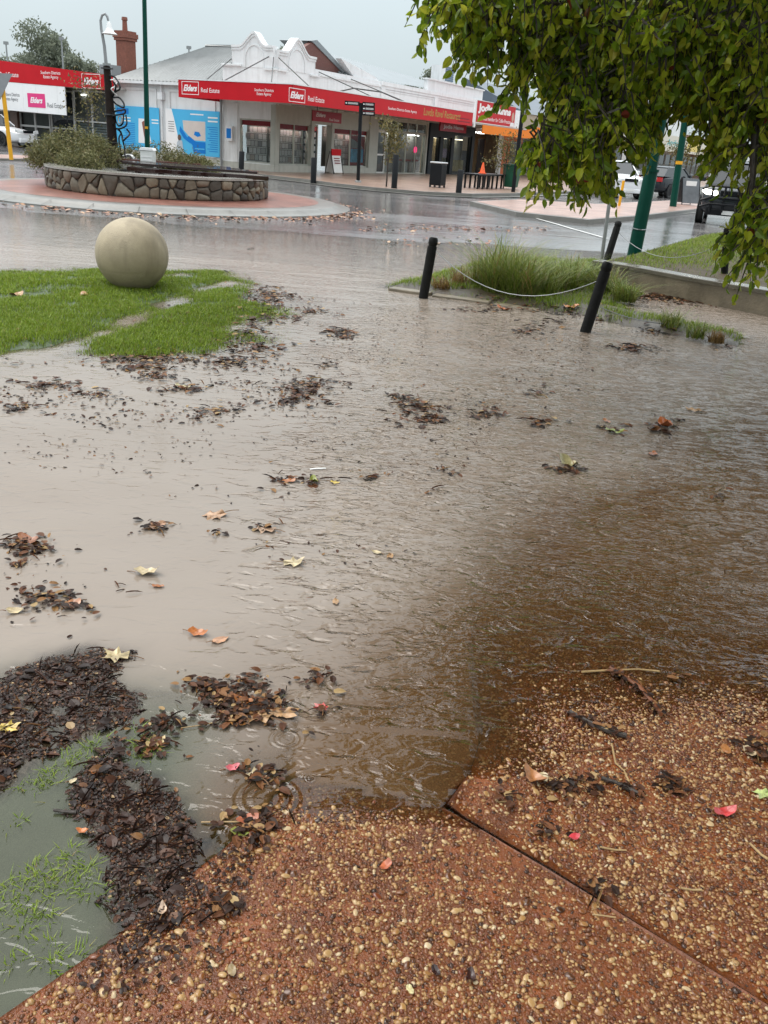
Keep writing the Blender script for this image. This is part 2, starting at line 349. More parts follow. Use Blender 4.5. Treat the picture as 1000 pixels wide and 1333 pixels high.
# soil and turf
m = mat('wet_turf_soil', (0.055, 0.04, 0.024), 0.35, 0.4, 9, bump=0.01, bs=60); N, L, b = nt(m)
at = N.new('ShaderNodeAttribute'); at.attribute_name = 'lawn'
src = b.inputs['Base Color'].links[0].from_socket; mi = N.new('ShaderNodeMix'); mi.data_type = 'RGBA'
L.new(at.outputs['Fac'], mi.inputs[0]); L.new(src, mi.inputs[6]); mi.inputs[7].default_value = (0.035, 0.062, 0.012, 1); L.new(mi.outputs[2], b.inputs['Base Color'])
xs = np.concatenate([np.linspace(-11, -2.4, 150), np.linspace(-2.35, 3.0, 240), np.linspace(3.05, 10, 120)])
ys = np.concatenate([np.linspace(0.3, 4.8, 190), np.linspace(4.84, 12.6, 170)])
def Tlow(x, y):
    z = T(x, y)
    for P, f in ((SLAB_C, zC), (SLAB_A, zA), (SLAB_B, zB)):
        s = sdpoly(x, y, P); z = np.where((s > -0.05) & (y < 4.8), np.minimum(z, f(x, y) - 0.035), z)
    return z
me = grid_mesh('ground', xs, ys, Tlow, m, {'lawn': lambda x, y: np.maximum(sst(-0.3, 0.2, sdpoly(x, y, LAWN) + 0.5 * (fbm(x, y, 1.6, 4, 2) - 0.5)), sst(.03, -.03, sdpoly(x, y, MULCH_B)) * sst(.03, -.03, sdpoly(x, y, MULCH_A)) * (x < -.2) * (y < 2.3))})
link('ground', me, kind='structure')
MB().box(-900, 900, -300, 1400, -0.6, -0.25).build('terrain', mat('far_ground', (0.06, 0.06, 0.045), 0.6, 0.3, 0.2), kind='structure')

# ---- exposed-aggregate paving slabs with their pebbles
M_mortar = mat('red_mortar', (0.16, 0.045, 0.011), 0.22, 0.55, 7, bump=0.004, bs=170, grime=0.6)
PEB = [(0.0, (0.035, 0.014, 0.007)), (0.15, (0.10, 0.036, 0.013)), (0.33, (0.18, 0.066, 0.021)), (0.46, (0.14, 0.038, 0.016)), (0.62, (0.25, 0.115, 0.038)), (0.8, (0.33, 0.18, 0.065)), (0.94, (0.42, 0.27, 0.12)), (1.0, (0.50, 0.38, 0.23))]
M_peb = island_mat('pebble_stone', PEB, 0.16, bs=120, spec=0.5); M_peb1 = island_mat('pebble_stone_single', PEB, 0.16, obj=True, bs=120, spec=0.5)
def resample(pl, n):
    P = np.array(pl, float); d = np.r_[0, np.cumsum(np.hypot(*np.diff(P, axis=0).T))]; t = np.linspace(0, d[-1], n)
    return np.c_[np.interp(t, d, P[:, 0]), np.interp(t, d, P[:, 1])]
def slab(parent, left, right, zf, gap=0.0035, n=70, mm=60):
    A = resample(left, n); Bq = resample(right, n)
    wob = 0.004 * (fbm(np.arange(n) * 0.13, np.zeros(n), 2.5, 3, 5) - 0.5)
    A[:, 0] += wob; Bq[:, 0] += wob
    dirv = (Bq - A) / np.hypot(*(Bq - A).T)[:, None]; A = A + dirv * gap; Bq = Bq - dirv * gap
    t = np.linspace(0, 1, mm)[None, :, None]; P = (A[:, None] * (1 - t) + Bq[:, None] * t).reshape(-1, 2)
    Z = zf(P[:, 0], P[:, 1]); V = np.c_[P, Z]
    i = (np.arange(n - 1)[:, None] * mm + np.arange(mm - 1)[None]).ravel(); F = [np.c_[i, i + 1, i + mm + 1, i + mm]]
    rim = np.r_[np.arange(mm), np.arange(2 * mm - 1, n * mm, mm), np.arange(n * mm - 2, (n - 1) * mm - 1, -1), np.arange((n - 2) * mm, 0, -mm)]
    low = V[rim] - [0, 0, 0.05]; k = len(rim); b0 = len(V); V = np.r_[V, low]; j = np.arange(k); j2 = (j + 1) % k
    F.append(np.c_[rim[j], b0 + j, b0 + j2, rim[j2]][:, ::-1])
    return link('paving_slab', fast_mesh('paving_slab', V, np.vstack(F), [M_mortar], True), parent)
pav = link('pavement', None, kind='structure')
_i = 1 / 7
slabs = [(slab(pav, EDGE, J1[:1] + [(1.2, 1.1)] + J1[1:], zA), SLAB_A, zA), (slab(pav, J1 + J2[1:], [(2.9, 0.86), (3.4, 4.6)], zB), SLAB_B, zB), (slab(pav, [(-0.2, 1.99), (-0.3, 4.5)], J2, zC, 0.0012), SLAB_C, zC)]
# one rounded stone in a few shapes
import bmesh
def ico(sub):
    b = bmesh.new(); bmesh.ops.create_icosphere(b, subdivisions=sub, radius=1)
    V = np.array([v.co[:] for v in b.verts]); F = np.array([[v.index for v in f.verts] for f in b.faces]); b.free(); return V, F
ICO1, ICOF1 = ico(1); ICO2, ICOF2 = ico(2)
def stone_shape(s):
    V, F = ICO2, ICOF2; r = np.random.default_rng(s)
    for _ in range(5):
        d = r.normal(size=3); d /= np.linalg.norm(d); k = r.uniform(0.55, 0.95); h = V @ d; V = V - np.outer(np.maximum(h - k, 0), d) * 0.85
    return V
SHAPES = [stone_shape(s) for s in range(10)]
single = [fast_mesh('pebble', S, ICOF2, [M_peb1], True) for S in SHAPES]
cand = []
cell = 0.0085
for si, (so, P, zf) in enumerate(slabs):
    P = np.array(P); x0, y0 = P.min(0); x1, y1 = P.max(0); x1 = min(x1, 1.9); y1 = min(y1, 3.5); x0 = max(x0, -0.85); y0 = max(y0, 1.05)
    gx, gy = np.meshgrid(np.arange(x0, x1, cell), np.arange(y0, y1, cell)); gx = gx.ravel() + rng.uniform(-0.45, 0.45, gx.size) * cell; gy = gy.ravel() + rng.uniform(-0.45, 0.45, gy.size) * cell
    dens = 0.72 + 1.0 * (fbm(gx, gy, 4, 3, 77) - 0.35)
    keep = (sdpoly(gx, gy, [tuple(q) for q in P]) > 0.012) & (rng.random(gx.size) < dens) & (np.abs(gx) < 0.62 * gy + 0.12)
    gx, gy = gx[keep], gy[keep]; r = np.clip(rng.lognormal(math.log(0.0044), 0.33, gx.size), 0.0022, 0.0100)
    cand.append(np.c_[np.full(gx.size, si), gx, gy, zf(gx, gy), r])
cand = np.vstack(cand); order = np.argsort(-cand[:, 4] / np.hypot(cand[:, 2], 1.65)); big = set()
vis = [i for i in order if abs(cand[i, 1]) < 0.5 * cand[i, 2] + 0.1 and cand[i, 2] > 1.2 and cand[i, 3] > -0.012]
cnt = [0, 0, 0]
for i in vis:
    k = int(cand[i, 0])
    if cnt[k] < (150, 140, 0)[k]: cnt[k] += 1; big.add(i)
for i in big:
    si, x, y, z, r = cand[i]
    o = bpy.data.objects.new('pebble', single[i % 10]); COL.objects.link(o); o.parent = slabs[int(si)][0]
    o.location = (x, y, z + r * 0.05); o.rotation_euler = (random.uniform(-.3, .3), random.uniform(-.3, .3), random.uniform(0, 6.3)); o.scale = (r * random.uniform(1.0, 1.5), r * random.uniform(0.8, 1.1), r * 0.55)
for si in range(3):
    ids = [i for i in range(len(cand)) if cand[i, 0] == si and i not in big]
    q = cand[ids]; n = len(q); r = q[:, 4]
    a = rng.uniform(0, 6.283, n); sx = r * rng.uniform(1.0, 1.5, n); sy = r * rng.uniform(0.75, 1.1, n); sz = r * rng.uniform(0.45, 0.65, n)
    V = ICO1[None] * (1 + rng.uniform(-0.16, 0.16, (n, len(ICO1), 1))); X = V[..., 0] * sx[:, None]; Y = V[..., 1] * sy[:, None]; Z = V[..., 2] * sz[:, None]
    tx = rng.normal(0, 0.25, n)[:, None]; ty = rng.normal(0, 0.25, n)[:, None]; Z = Z + X * tx + Y * ty
    c, s = np.cos(a)[:, None], np.sin(a)[:, None]
    W3 = np.stack([X * c - Y * s + q[:, 1:2], X * s + Y * c + q[:, 2:3], Z + q[:, 3:4] + r[:, None] * 0.05], -1).reshape(-1, 3)
    F = (ICOF1[None] + (np.arange(n) * len(ICO1))[:, None, None]).reshape(-1, 3)
    link('pebbles', fast_mesh('pebbles', W3, F, [M_peb], True), slabs[si][0], kind='stuff')

# ---- flood water: silt hides the bed the deeper it is
mw = bpy.data.materials.new('muddy_water'); N, L, b = nt(mw)
N.remove(b); out = N['Material Output']
P_ = N.new('ShaderNodeNewGeometry')
def noise(scale, detail, sx=1, sy=1, rot=0, rough=0.5, dist=0.0):
    mp = N.new('ShaderNodeMapping'); mp.inputs['Scale'].default_value = (sx, sy, 1); mp.inputs['Rotation'].default_value = (0, 0, rot); L.new(P_.outputs['Position'], mp.inputs[0])
    n = N.new('ShaderNodeTexNoise'); n.inputs['Scale'].default_value = scale; n.inputs['Detail'].default_value = detail; n.inputs['Roughness'].default_value = rough; n.inputs['Distortion'].default_value = dist
    L.new(mp.outputs[0], n.inputs['Vector']); return n.outputs['Fac']
def mth(op, a, b_=None, clamp=False):
    n = N.new('ShaderNodeMath'); n.operation = op; n.use_clamp = clamp
    for i, q in enumerate((a, b_)):
        if q is None: continue
        if isinstance(q, (int, float)): n.inputs[i].default_value = q
        else: L.new(q, n.inputs[i])
    return n.outputs[0]
chop = N.new('ShaderNodeAttribute'); chop.attribute_name = 'chop'
far_ = N.new('ShaderNodeAttribute'); far_.attribute_name = 'calm'
n_a = noise(9.5, 2.5, 0.8, 1.5, 0.35, 0.5, 0.8); ridge = mth('SUBTRACT', 1.0, mth('ABSOLUTE', mth('SUBTRACT', mth('MULTIPLY', n_a, 2.0), 1.0)))
h1 = mth('MULTIPLY', mth('ADD', n_a, mth('MULTIPLY', ridge, 0.55)), 0.060)
h2 = mth('MULTIPLY', noise(27, 2, 0.8, 1.3, -0.3, 0.5, 0.6), 0.013)
h = mth('MULTIPLY', mth('ADD', h1, h2), chop.outputs['Fac'])
h3 = mth('MULTIPLY', mth('ADD', mth('MULTIPLY', noise(3.0, 4, 0.35, 1.5, 0.1), 0.012), mth('MULTIPLY', noise(20, 2, 0.8, 1.2, 0.4), 0.005)), far_.outputs['Fac'])
h = mth('ADD', h, h3)
# rings where rain drops fall
def ring(px, py, R0, wl_, amp, w):
    c = G(px, py); v = N.new('ShaderNodeVectorMath'); v.operation = 'DISTANCE'; L.new(P_.outputs['Position'], v.inputs[0]); v.inputs[1].default_value = (c.x, c.y, 0)
    d = v.outputs['Value']; e = mth('POWER', 2.718, mth('MULTIPLY', mth('POWER', mth('ABSOLUTE', mth('SUBTRACT', d, R0)), 2), -1 / (w * w)))
    return mth('MULTIPLY', mth('MULTIPLY', mth('SINE', mth('MULTIPLY', d, 6.283 / wl_)), e), amp)
for a in [(487, 888, .018, .012, .0007, .012), (493, 928, .020, .012, .0007, .012), (404, 1013, .010, .010, .0009, .010), (345, 1040, .065, .028, .0022, .035), (372, 962, .035, .017, .0012, .02), (416, 910, .05, .022, .0013, .03),
          (530, 872, .02, .012, .0005, .012), (600, 905, .015, .012, .0005, .012), (320, 1085, .04, .02, .0012, .025), (655, 995, .02, .012, .0004, .012), (455, 985, .012, .01, .0006, .01), (705, 905, .02, .012, .0004, .012), (560, 820, .03, .015, .0006, .015)]:
    h = mth('ADD', h, ring(*a))
bp = N.new('ShaderNodeBump'); bp.inputs['Strength'].default_value = 1; bp.inputs['Distance'].default_value = 1; L.new(h, bp.inputs['Height'])
dep = N.new('ShaderNodeAttribute'); dep.attribute_name = 'depth'
turb = mth('SUBTRACT', 1.0, mth('POWER', 2.718, mth('MULTIPLY', mth('MAXIMUM', dep.outputs['Fac'], 0.0), -48)))
turb = mth('MULTIPLY', turb, 0.985)
cr = N.new('ShaderNodeValToRGB'); L.new(noise(0.9, 4, 1, 1, 0, 0.55), cr.inputs[0])
cr.color_ramp.elements[0].position = 0.3; cr.color_ramp.elements[0].color = (0.088, 0.042, 0.013, 1); cr.color_ramp.elements[1].position = 0.7; cr.color_ramp.elements[1].color = (0.120, 0.064, 0.025, 1)
silt_sky = N.new('ShaderNodeAttribute'); silt_sky.attribute_name = 'silt_sky'  # pale zone: part silt, part sky reflection painted into the water colour
mi = N.new('ShaderNodeMix'); mi.data_type = 'RGBA'; L.new(silt_sky.outputs['Fac'], mi.inputs[0]); L.new(cr.outputs[0], mi.inputs[6]); mi.inputs[7].default_value = (0.345, 0.295, 0.25, 1)
grn = N.new('ShaderNodeAttribute'); grn.attribute_name = 'algae'
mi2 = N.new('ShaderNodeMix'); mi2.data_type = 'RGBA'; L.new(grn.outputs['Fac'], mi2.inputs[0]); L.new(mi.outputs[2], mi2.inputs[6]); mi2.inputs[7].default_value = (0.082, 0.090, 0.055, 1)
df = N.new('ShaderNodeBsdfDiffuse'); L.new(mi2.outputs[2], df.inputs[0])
tr = N.new('ShaderNodeBsdfTransparent'); tr.inputs[0].default_value = (0.93, 0.88, 0.80, 1)
m1 = N.new('ShaderNodeMixShader'); L.new(turb, m1.inputs[0]); L.new(tr.outputs[0], m1.inputs[1]); L.new(df.outputs[0], m1.inputs[2])
gl = N.new('ShaderNodeBsdfGlossy'); gl.inputs['Roughness'].default_value = 0.03; L.new(bp.outputs[0], gl.inputs['Normal'])
fr = N.new('ShaderNodeFresnel'); fr.inputs[0].default_value = 1.5; L.new(bp.outputs[0], fr.inputs['Normal'])
m2 = N.new('ShaderNodeMixShader'); L.new(fr.outputs[0], m2.inputs[0]); L.new(m1.outputs[0], m2.inputs[1]); L.new(gl.outputs[0], m2.inputs[2]); L.new(m2.outputs[0], out.inputs['Surface'])
ys = [0.5]
while ys[-1] < 21: ys.append(ys[-1] + 0.016 + 0.012 * max(0, ys[-1] - 1.0))
wx = np.concatenate([np.linspace(-16, -3.2, 130), np.linspace(-3.15, 3.5, 280), np.linspace(3.55, 12, 130)])
def wdepth(x, y):
    z = np.where(y < 12.6, ground_top(x, np.minimum(y, 12.6)), road_z(x, y)); return -z
def wchop(x, y):
    r = sst(-1.0, 0.6, x - 0.02 * (y - 2.5) + 1.2 * (fbm(x, y, 0.7, 3, 50) - 0.5)); r = 0.09 + 0.91 * r
    r = r * (1 - 0.55 * sst(7, 11, y)); sh = np.clip(-ground_top(x, np.minimum(y, 12.6)) / 0.02, 0.1, 1)
    r = r * np.where(y < 2.2, 0.35 + 0.65 * sst(1.9, 2.7, y), 1)
    return r * (0.45 + 1.0 * fbm(x, y, 1.1, 3, 52)) * sh
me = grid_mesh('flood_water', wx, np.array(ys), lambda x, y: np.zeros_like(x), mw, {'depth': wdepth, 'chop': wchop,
    'calm': lambda x, y: sst(6, 13, y) * 0.9 + 0.05, 'silt_sky': lambda x, y: np.clip(sst(0.35, -0.75, x + 0.08 - 0.85 * np.clip(y - 2.75, 0, 9) + 0.9 * (fbm(x, y, 0.8, 4, 54) - 0.5)) * sst(1.75, 2.3, y - 0.9 * np.clip(x + .3, -1, .8)) * (0.74 - 0.24 * sst(-.4, .9, x)) + 0.12 * sst(5.5, 10, y) + 0.25 * (fbm(x, y * 2, 1.3, 4, 57) - .5), 0.02, 1), 'algae': lambda x, y: sst(-0.35, -0.6, x) * sst(2.6, 2.0, y)})
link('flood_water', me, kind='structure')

# ---- the wet road
mr_ = bpy.data.materials.new('wet_asphalt'); N, L, b = nt(mr_)
P_ = N.new('ShaderNodeNewGeometry')
n1 = noise(0.35, 5, 0.6, 1.7, -0.25, 0.6, 0.3); rr = N.new('ShaderNodeMapRange'); rr.inputs['From Min'].default_value = 0.38; rr.inputs['From Max'].default_value = 0.62; rr.inputs['To Min'].default_value = 0.04; rr.inputs['To Max'].default_value = 0.2; L.new(n1, rr.inputs['Value'])
L.new(rr.outputs[0], b.inputs['Roughness'])
c1 = N.new('ShaderNodeValToRGB'); L.new(noise(1.3, 6, 1, 1, 0, 0.6), c1.inputs[0]); c1.color_ramp.elements[0].color = (0.105, 0.105, 0.108, 1); c1.color_ramp.elements[1].color = (0.20, 0.19, 0.188, 1)
L.new(c1.outputs[0], b.inputs['Base Color']); b.inputs['Specular IOR Level'].default_value = 0.9
hh = mth('MULTIPLY', noise(90, 3), mth('MULTIPLY', rr.outputs[0], 0.006)); hh = mth('ADD', hh, mth('ADD', mth('MULTIPLY', noise(2.2, 3, 0.5, 1.6), 0.010), mth('MULTIPLY', noise(20, 2), 0.0025)))
bp = N.new('ShaderNodeBump'); bp.inputs['Distance'].default_value = 1; L.new(hh, bp.inputs['Height']); L.new(bp.outputs[0], b.inputs['Normal'])
xs = np.concatenate([np.linspace(-120, -22, 40), np.linspace(-21.5, 22, 150), np.linspace(23, 160, 50)]); ysr = np.concatenate([np.linspace(12.0, 45, 150), np.linspace(45.5, 180, 80)])
link('road', grid_mesh('road', xs, ysr, road_z, mr_), kind='structure')

def pave(name, poly, z0, z1, m, **pr):
    mb = MB(); mb.ext([(p[0], p[1], z0) for p in poly], (0, 0, z1 - z0)); return mb.build(name, m, **pr)
def strip(path, a, b_, z, closed=False):
    """band along a path between offsets a and b_, at height z(x, y) or number"""
    P = [Vector((p[0], p[1])) for p in path]; n = len(P); vs = []; fs = []
    for i in range(n):
        t = (P[(i + 1) % n] - P[i - 1]) if closed else (P[min(i + 1, n - 1)] - P[max(i - 1, 0)])
        t.normalize(); nn = Vector((-t.y, t.x))
        for o in (a, b_):
            q = P[i] + nn * o; vs.append((q.x, q.y, z(q.x, q.y) if callable(z) else z))
    for i in range(n if closed else n - 1):
        j = (i + 1) % n; fs.append((2 * i, 2 * i + 1, 2 * j + 1, 2 * j))
    return vs, fs
# brick paving material
def brick_mat(name, c1, c2, mo, sc_=1.0, bw=0.22, bh=0.11, rough=0.3):
    m = bpy.data.materials.new(name); MATS[name] = m; N, L, b = nt(m)
    tc = N.new('ShaderNodeNewGeometry'); br = N.new('ShaderNodeTexBrick'); L.new(tc.outputs['Position'], br.inputs[0])
    br.inputs['Scale'].default_value = sc_; br.inputs['Brick Width'].default_value = bw; br.inputs['Row Height'].default_value = bh; br.inputs['Mortar Size'].default_value = 0.006
    br.inputs['Color1'].default_value = (*c1, 1); br.inputs['Color2'].default_value = (*c2, 1); br.inputs['Mortar'].default_value = (*mo, 1)
    n = N.new('ShaderNodeTexNoise'); n.inputs['Scale'].default_value = 1.3; n.inputs['Detail'].default_value = 6; L.new(tc.outputs['Position'], n.inputs[0])
    mi = N.new('ShaderNodeMix'); mi.data_type = 'RGBA'; mi.blend_type = 'MULTIPLY'; mi.inputs[0].default_value = 1; L.new(br.outputs[0], mi.inputs[6])
    r = N.new('ShaderNodeValToRGB'); L.new(n.outputs['Fac'], r.inputs[0]); r.color_ramp.elements[0].position = 0.3; r.color_ramp.elements[0].color = (.62, .6, .6, 1); r.color_ramp.elements[1].position = 0.7; r.color_ramp.elements[1].color = (1.15, 1.15, 1.15, 1)
    L.new(r.outputs[0], mi.inputs[7]); L.new(mi.outputs[2], b.inputs['Base Color']); b.inputs['Roughness'].default_value = rough
    bp = N.new('ShaderNodeBump'); bp.inputs['Distance'].default_value = 0.004; bp.invert = True; L.new(br.outputs['Fac'], bp.inputs['Height']); L.new(bp.outputs[0], b.inputs['Normal'])
    return m
M_brickpave = brick_mat('red_brick_paving', (0.24, 0.095, 0.068), (0.32, 0.145, 0.11), (0.17, 0.10, 0.08))
M_footbrick = brick_mat('footpath_paving', (0.30, 0.19, 0.14), (0.36, 0.26, 0.20), (0.2, 0.15, 0.12), bw=0.4, bh=0.2)
def circle(r, n=96): return [(RC[0] + r * math.cos(2 * math.pi * k / n), RC[1] + r * math.sin(2 * math.pi * k / n)) for k in range(n)]
rb = link('roundabout', None, kind='structure')
MB().lathe([(R_APRON - 0.5, -0.2), (R_APRON + 0.32, -0.2), (R_APRON + 0.30, 0.035), (R_APRON + 0.05, 0.06), (R_APRON - 0.02, 0.115), (R_APRON - 0.12, 0.135), (R_APRON - 0.5, 0.135)], 96, (*RC, 0), close=True).build('kerb', M_conc, rb, True)
vs = [(x, y, 0.137) for x, y in circle(R_APRON - 0.499)] + [(x, y, 0.16) for x, y in circle(R_WALL - 0.3)]
MB().add(vs, [(k, (k + 1) % 96, 96 + (k + 1) % 96, 96 + k) for k in range(96)]).build('brick_apron', M_brickpave, rb)
jm = MB()
for k in range(30):
    a = 2 * math.pi * (k + .3) / 30; c, s = math.cos(a), math.sin(a)
    jm.add([(RC[0] + r * c + o * s, RC[1] + r * s - o * c, z) for r, z in ((R_APRON - 0.49, 0.1375), (R_APRON - 0.02, 0.119), (R_APRON + 0.30, 0.04)) for o in (-0.006, 0.006)], [(0, 1, 3, 2), (2, 3, 5, 4)])
jm.build('kerb_joint', mat('joint_dark', (0.06, 0.055, 0.05), 0.6), rb)

# footpath on the far side, kerbed, round the shop corner
fp = [(-0.9, 70), (-0.9, 12), (-2.2, 8), (-2.7, 3), (-2.95, -1.6), (-3.5, -4.0), (-4.25, -5.8), (-4.4, -7.6), (-3.9, -9.3), (-2.2, -10.4), (1, -10.7), (120, -10.7)]
def fz(u, v): return 0.13 + 0.028 * max(0, v - 4)
path = [BW(u, v) for u, v in fp]; top = []
vs, fs = [], []
ks, kf = strip(path, -0.16, 0.0, lambda x, y: fz(*toB((x, y, 0))))
vs2, fs2 = strip(path, 0.0, 0.0, 0)
kb = MB(); kb.add(ks, kf)
side = [(p.x, p.y, -0.1) for p in path]; topo = [(p.x, p.y, fz(*q)) for p, q in zip(path, fp)]
fpo = link('footpath', None, kind='structure')
def offs(path, o):
    r = []; n = len(path)
    for i in range(n):
        t = (path[min(i + 1, n - 1)] - path[max(i - 1, 0)]).normalized(); r.append(path[i] + Vector((-t.y, t.x, 0)) * o)
    return r
inn = offs(path, 0.18); n = len(path)
kb = MB(); kb.add([(p.x, p.y, -0.2) for p in path] + topo + [(p.x, p.y, fz(*toB(p)) + 0.001) for p in inn],
    [(i, i + 1, n + i + 1, n + i) for i in range(n - 1)] + [(n + i, n + i + 1, 2 * n + i + 1, 2 * n + i) for i in range(n - 1)])
kb.build('kerb', M_conc, fpo)
inn2 = [p for p in inn]; far = [BW(1.5, 70), BW(1.5, 12), BW(1.5, 8), BW(1.5, 3), BW(1.5, 1.5), BW(2, 1.5), BW(3, 1.5), BW(4, 1.5), BW(5, 1.5), BW(8, 1.5), BW(12, 1.5), BW(120, 1.5)]
MB().add([(p.x, p.y, fz(*toB(p))) for p in inn2] + [(p.x, p.y, fz(*toB(p))) for p in far], [(i, i + 1, n + i + 1, n + i) for i in range(n - 1)]).build('footpath_surface', M_footbrick, fpo)
gb = MB()
for i in range(n - 1):
    a, c = offs(path, -0.001)[i:i + 2]; a2, c2 = offs(path, -0.38)[i:i + 2]
    z = lambda p: float(road_z(p.x, p.y)) + 0.02
    gb.add([(a.x, a.y, z(a)), (c.x, c.y, z(c)), (c2.x, c2.y, z(c2)), (a2.x, a2.y, z(a2))], [(0, 1, 2, 3)])
gb.build('gutter', M_conc, fpo)
# splitter islands
def island(pts, name='traffic_island', z=0.13, m=None):
    P = GP(pts, z); o = link(name, None, kind='structure')
    pave('kerb', P, -0.2, z, M_conc, parent=o)
    c = Vector((sum(p[0] for p in P) / len(P), sum(p[1] for p in P) / len(P)))
    Q = [tuple(c + (Vector(p) - c) * (1 - 0.28 / max(1.2, (Vector(p) - c).length))) for p in P]
    pave('island_paving', Q, 0, z + 0.004, m or M_footbrick, parent=o); return P
M_pinkpave = brick_mat('pink_paving', (0.40, 0.25, 0.20), (0.47, 0.32, 0.27), (0.3, 0.2, 0.17), bw=0.3, bh=0.3)
IS = island([(612, 262), (668, 259), (775, 265), (935, 258), (945, 268), (832, 281), (766, 286), (672, 276)], m=M_pinkpave)
island([(-90, 192), (40, 197), (58, 202), (46, 207), (-90, 205)], m=M_pinkpave)
ml = mat('road_line_paint', (0.70, 0.70, 0.68), 0.3, 0.12, 3, grime=0.3); lm = MB()
def line(pts, w=0.12):
    P = [G(x, y) for x, y in pts]; Q = []
    for a, c in zip(P[:-1], P[1:]):
        k = max(2, int((c - a).length / 0.5)); Q += [a.lerp(c, t / k) for t in range(k)]
    Q.append(P[-1]); v_, f_ = strip(Q, -w / 2, w / 2, lambda x, y: float(road_z(x, y)) + 0.014); lm.add(v_, f_)
line([(618, 268), (672, 281), (766, 291), (838, 285), (950, 272)]); line([(690, 283), (735, 296), (790, 312)], 0.08)
lm.build('road_marking', ml, kind='structure')

# raised lawn and its retaining wall on the right
ZW = 0.30
wl_ = [G(772, 339, ZW), G(820, 346, ZW), G(900, 361, ZW), G(1000, 378, ZW), G(1120, 398, ZW)]
wt = thing('retaining_wall', 'low weathered concrete retaining wall holding up the raised lawn beside the garden bed', 'wall')
P = [Vector((p.x, p.y, 0)) for p in wl_]; Q = offs(P, 0.22)
def wallband(a, c, z0, z1):
    mb = MB(); n = len(a)
    for i in range(n - 1):
        mb.add([(a[i].x, a[i].y, z0), (a[i + 1].x, a[i + 1].y, z0), (c[i + 1].x, c[i + 1].y, z0), (c[i].x, c[i].y, z0), (a[i].x, a[i].y, z1), (a[i + 1].x, a[i + 1].y, z1), (c[i + 1].x, c[i + 1].y, z1), (c[i].x, c[i].y, z1)],
               [(0, 1, 5, 4), (4, 5, 6, 7), (3, 7, 6, 2), (0, 4, 7, 3), (1, 2, 6, 5)])
    return mb
wallband(P, Q, -0.25, ZW - 0.05).build('wall', M_concd, wt)
wallband(offs(P, -0.02), offs(P, 0.26), ZW - 0.05, ZW + 0.003).build('coping', mat('wet_coping', (0.13, 0.115, 0.09), 0.2, 0.3, 3, bump=0.004, bs=20), wt, bevel=0.01)
LAWNR = [tuple(p[:2]) for p in Q] + [(16, 12), (19, 25)] + [tuple(G(x, y, ZW - .03)[:2]) for x, y in [(1010, 297), (955, 300), (915, 306), (868, 319), (828, 330)]]
mtl = mat('raised_turf', (0.06, 0.045, 0.025), 0.6, 0.45, 4, spec=0.15, bump=0.015, bs=30)
pave('raised_lawn_ground', LAWNR, -0.2, ZW - 0.035, mtl, kind='structure')

# ================================================================== LETTERING
def text(body, face, u, d, z, w, h, m, parent, shear=0.0, bold=0.0, name='lettering'):
    """flat lettering centred at (u, z) on a face, w wide and h high"""
    cu = bpy.data.curves.new('t', 'FONT'); cu.body = body; cu.align_x = 'CENTER'; cu.align_y = 'CENTER'; cu.shear = shear; cu.offset = bold; cu.extrude = 0.01; cu.resolution_u = 3; cu.space_line = 0.9
    o = bpy.data.objects.new('t', cu); COL.objects.link(o); dg = bpy.context.evaluated_depsgraph_get(); me = bpy.data.meshes.new_from_object(o.evaluated_get(dg))
    bpy.data.objects.remove(o); bpy.data.curves.remove(cu)
    n = len(me.vertices); V = np.zeros(n * 3, np.float32); me.vertices.foreach_get('co', V); V = V.reshape(-1, 3)
    lo, hi = V.min(0), V.max(0); V = (V - (lo + hi) / 2) / np.maximum(hi - lo, 1e-6) * [w, h, 0.008]
    if face == 'R': P = np.c_[u + V[:, 0], -d - V[:, 2], z + V[:, 1]]
    elif face == 'L': P = np.c_[-d - V[:, 2], u - V[:, 0], z + V[:, 1]]
    me.vertices.foreach_set('co', P.astype(np.float32).ravel()); me.update(); me.name = name; me.materials.clear(); me.materials.append(m)
    return link(name, me, parent)
def fbox(mb, face, u0, u1, d0, d1, z0, z1):
    if face == 'R': return mb.box(u0, u1, -d1, -d0, z0, z1)
    return mb.box(-d1, -d0, u0, u1, z0, z1)
def fpoly(mb, face, poly, d0, d1):
    if face == 'R': a, v = ext2(poly, 'y', -d0, -d1)
    else: a, v = ext2(poly, 'x', -d0, -d1)
    return mb.ext(a, v)
def frame_box(face, u0, u1, z0, z1, t, d0, d1):
    mb = MB(); fbox(mb, face, u0, u1, d0, d1, z0, z0 + t); fbox(mb, face, u0, u1, d0, d1, z1 - t, z1); fbox(mb, face, u0, u0 + t, d0, d1, z0 + t, z1 - t); fbox(mb, face, u1 - t, u1, d0, d1, z0 + t, z1 - t); return mb
M_sheets = island_mat('listing_sheets', [(0, (0.25, 0.25, 0.26)), (0.25, (0.55, 0.55, 0.54)), (0.5, (0.7, 0.7, 0.68)), (0.75, (0.45, 0.38, 0.33)), (1, (0.78, 0.78, 0.76))], 0.4)
M_shelf = mat('white_shelf', (0.62, 0.62, 0.60), 0.4, 0.05)
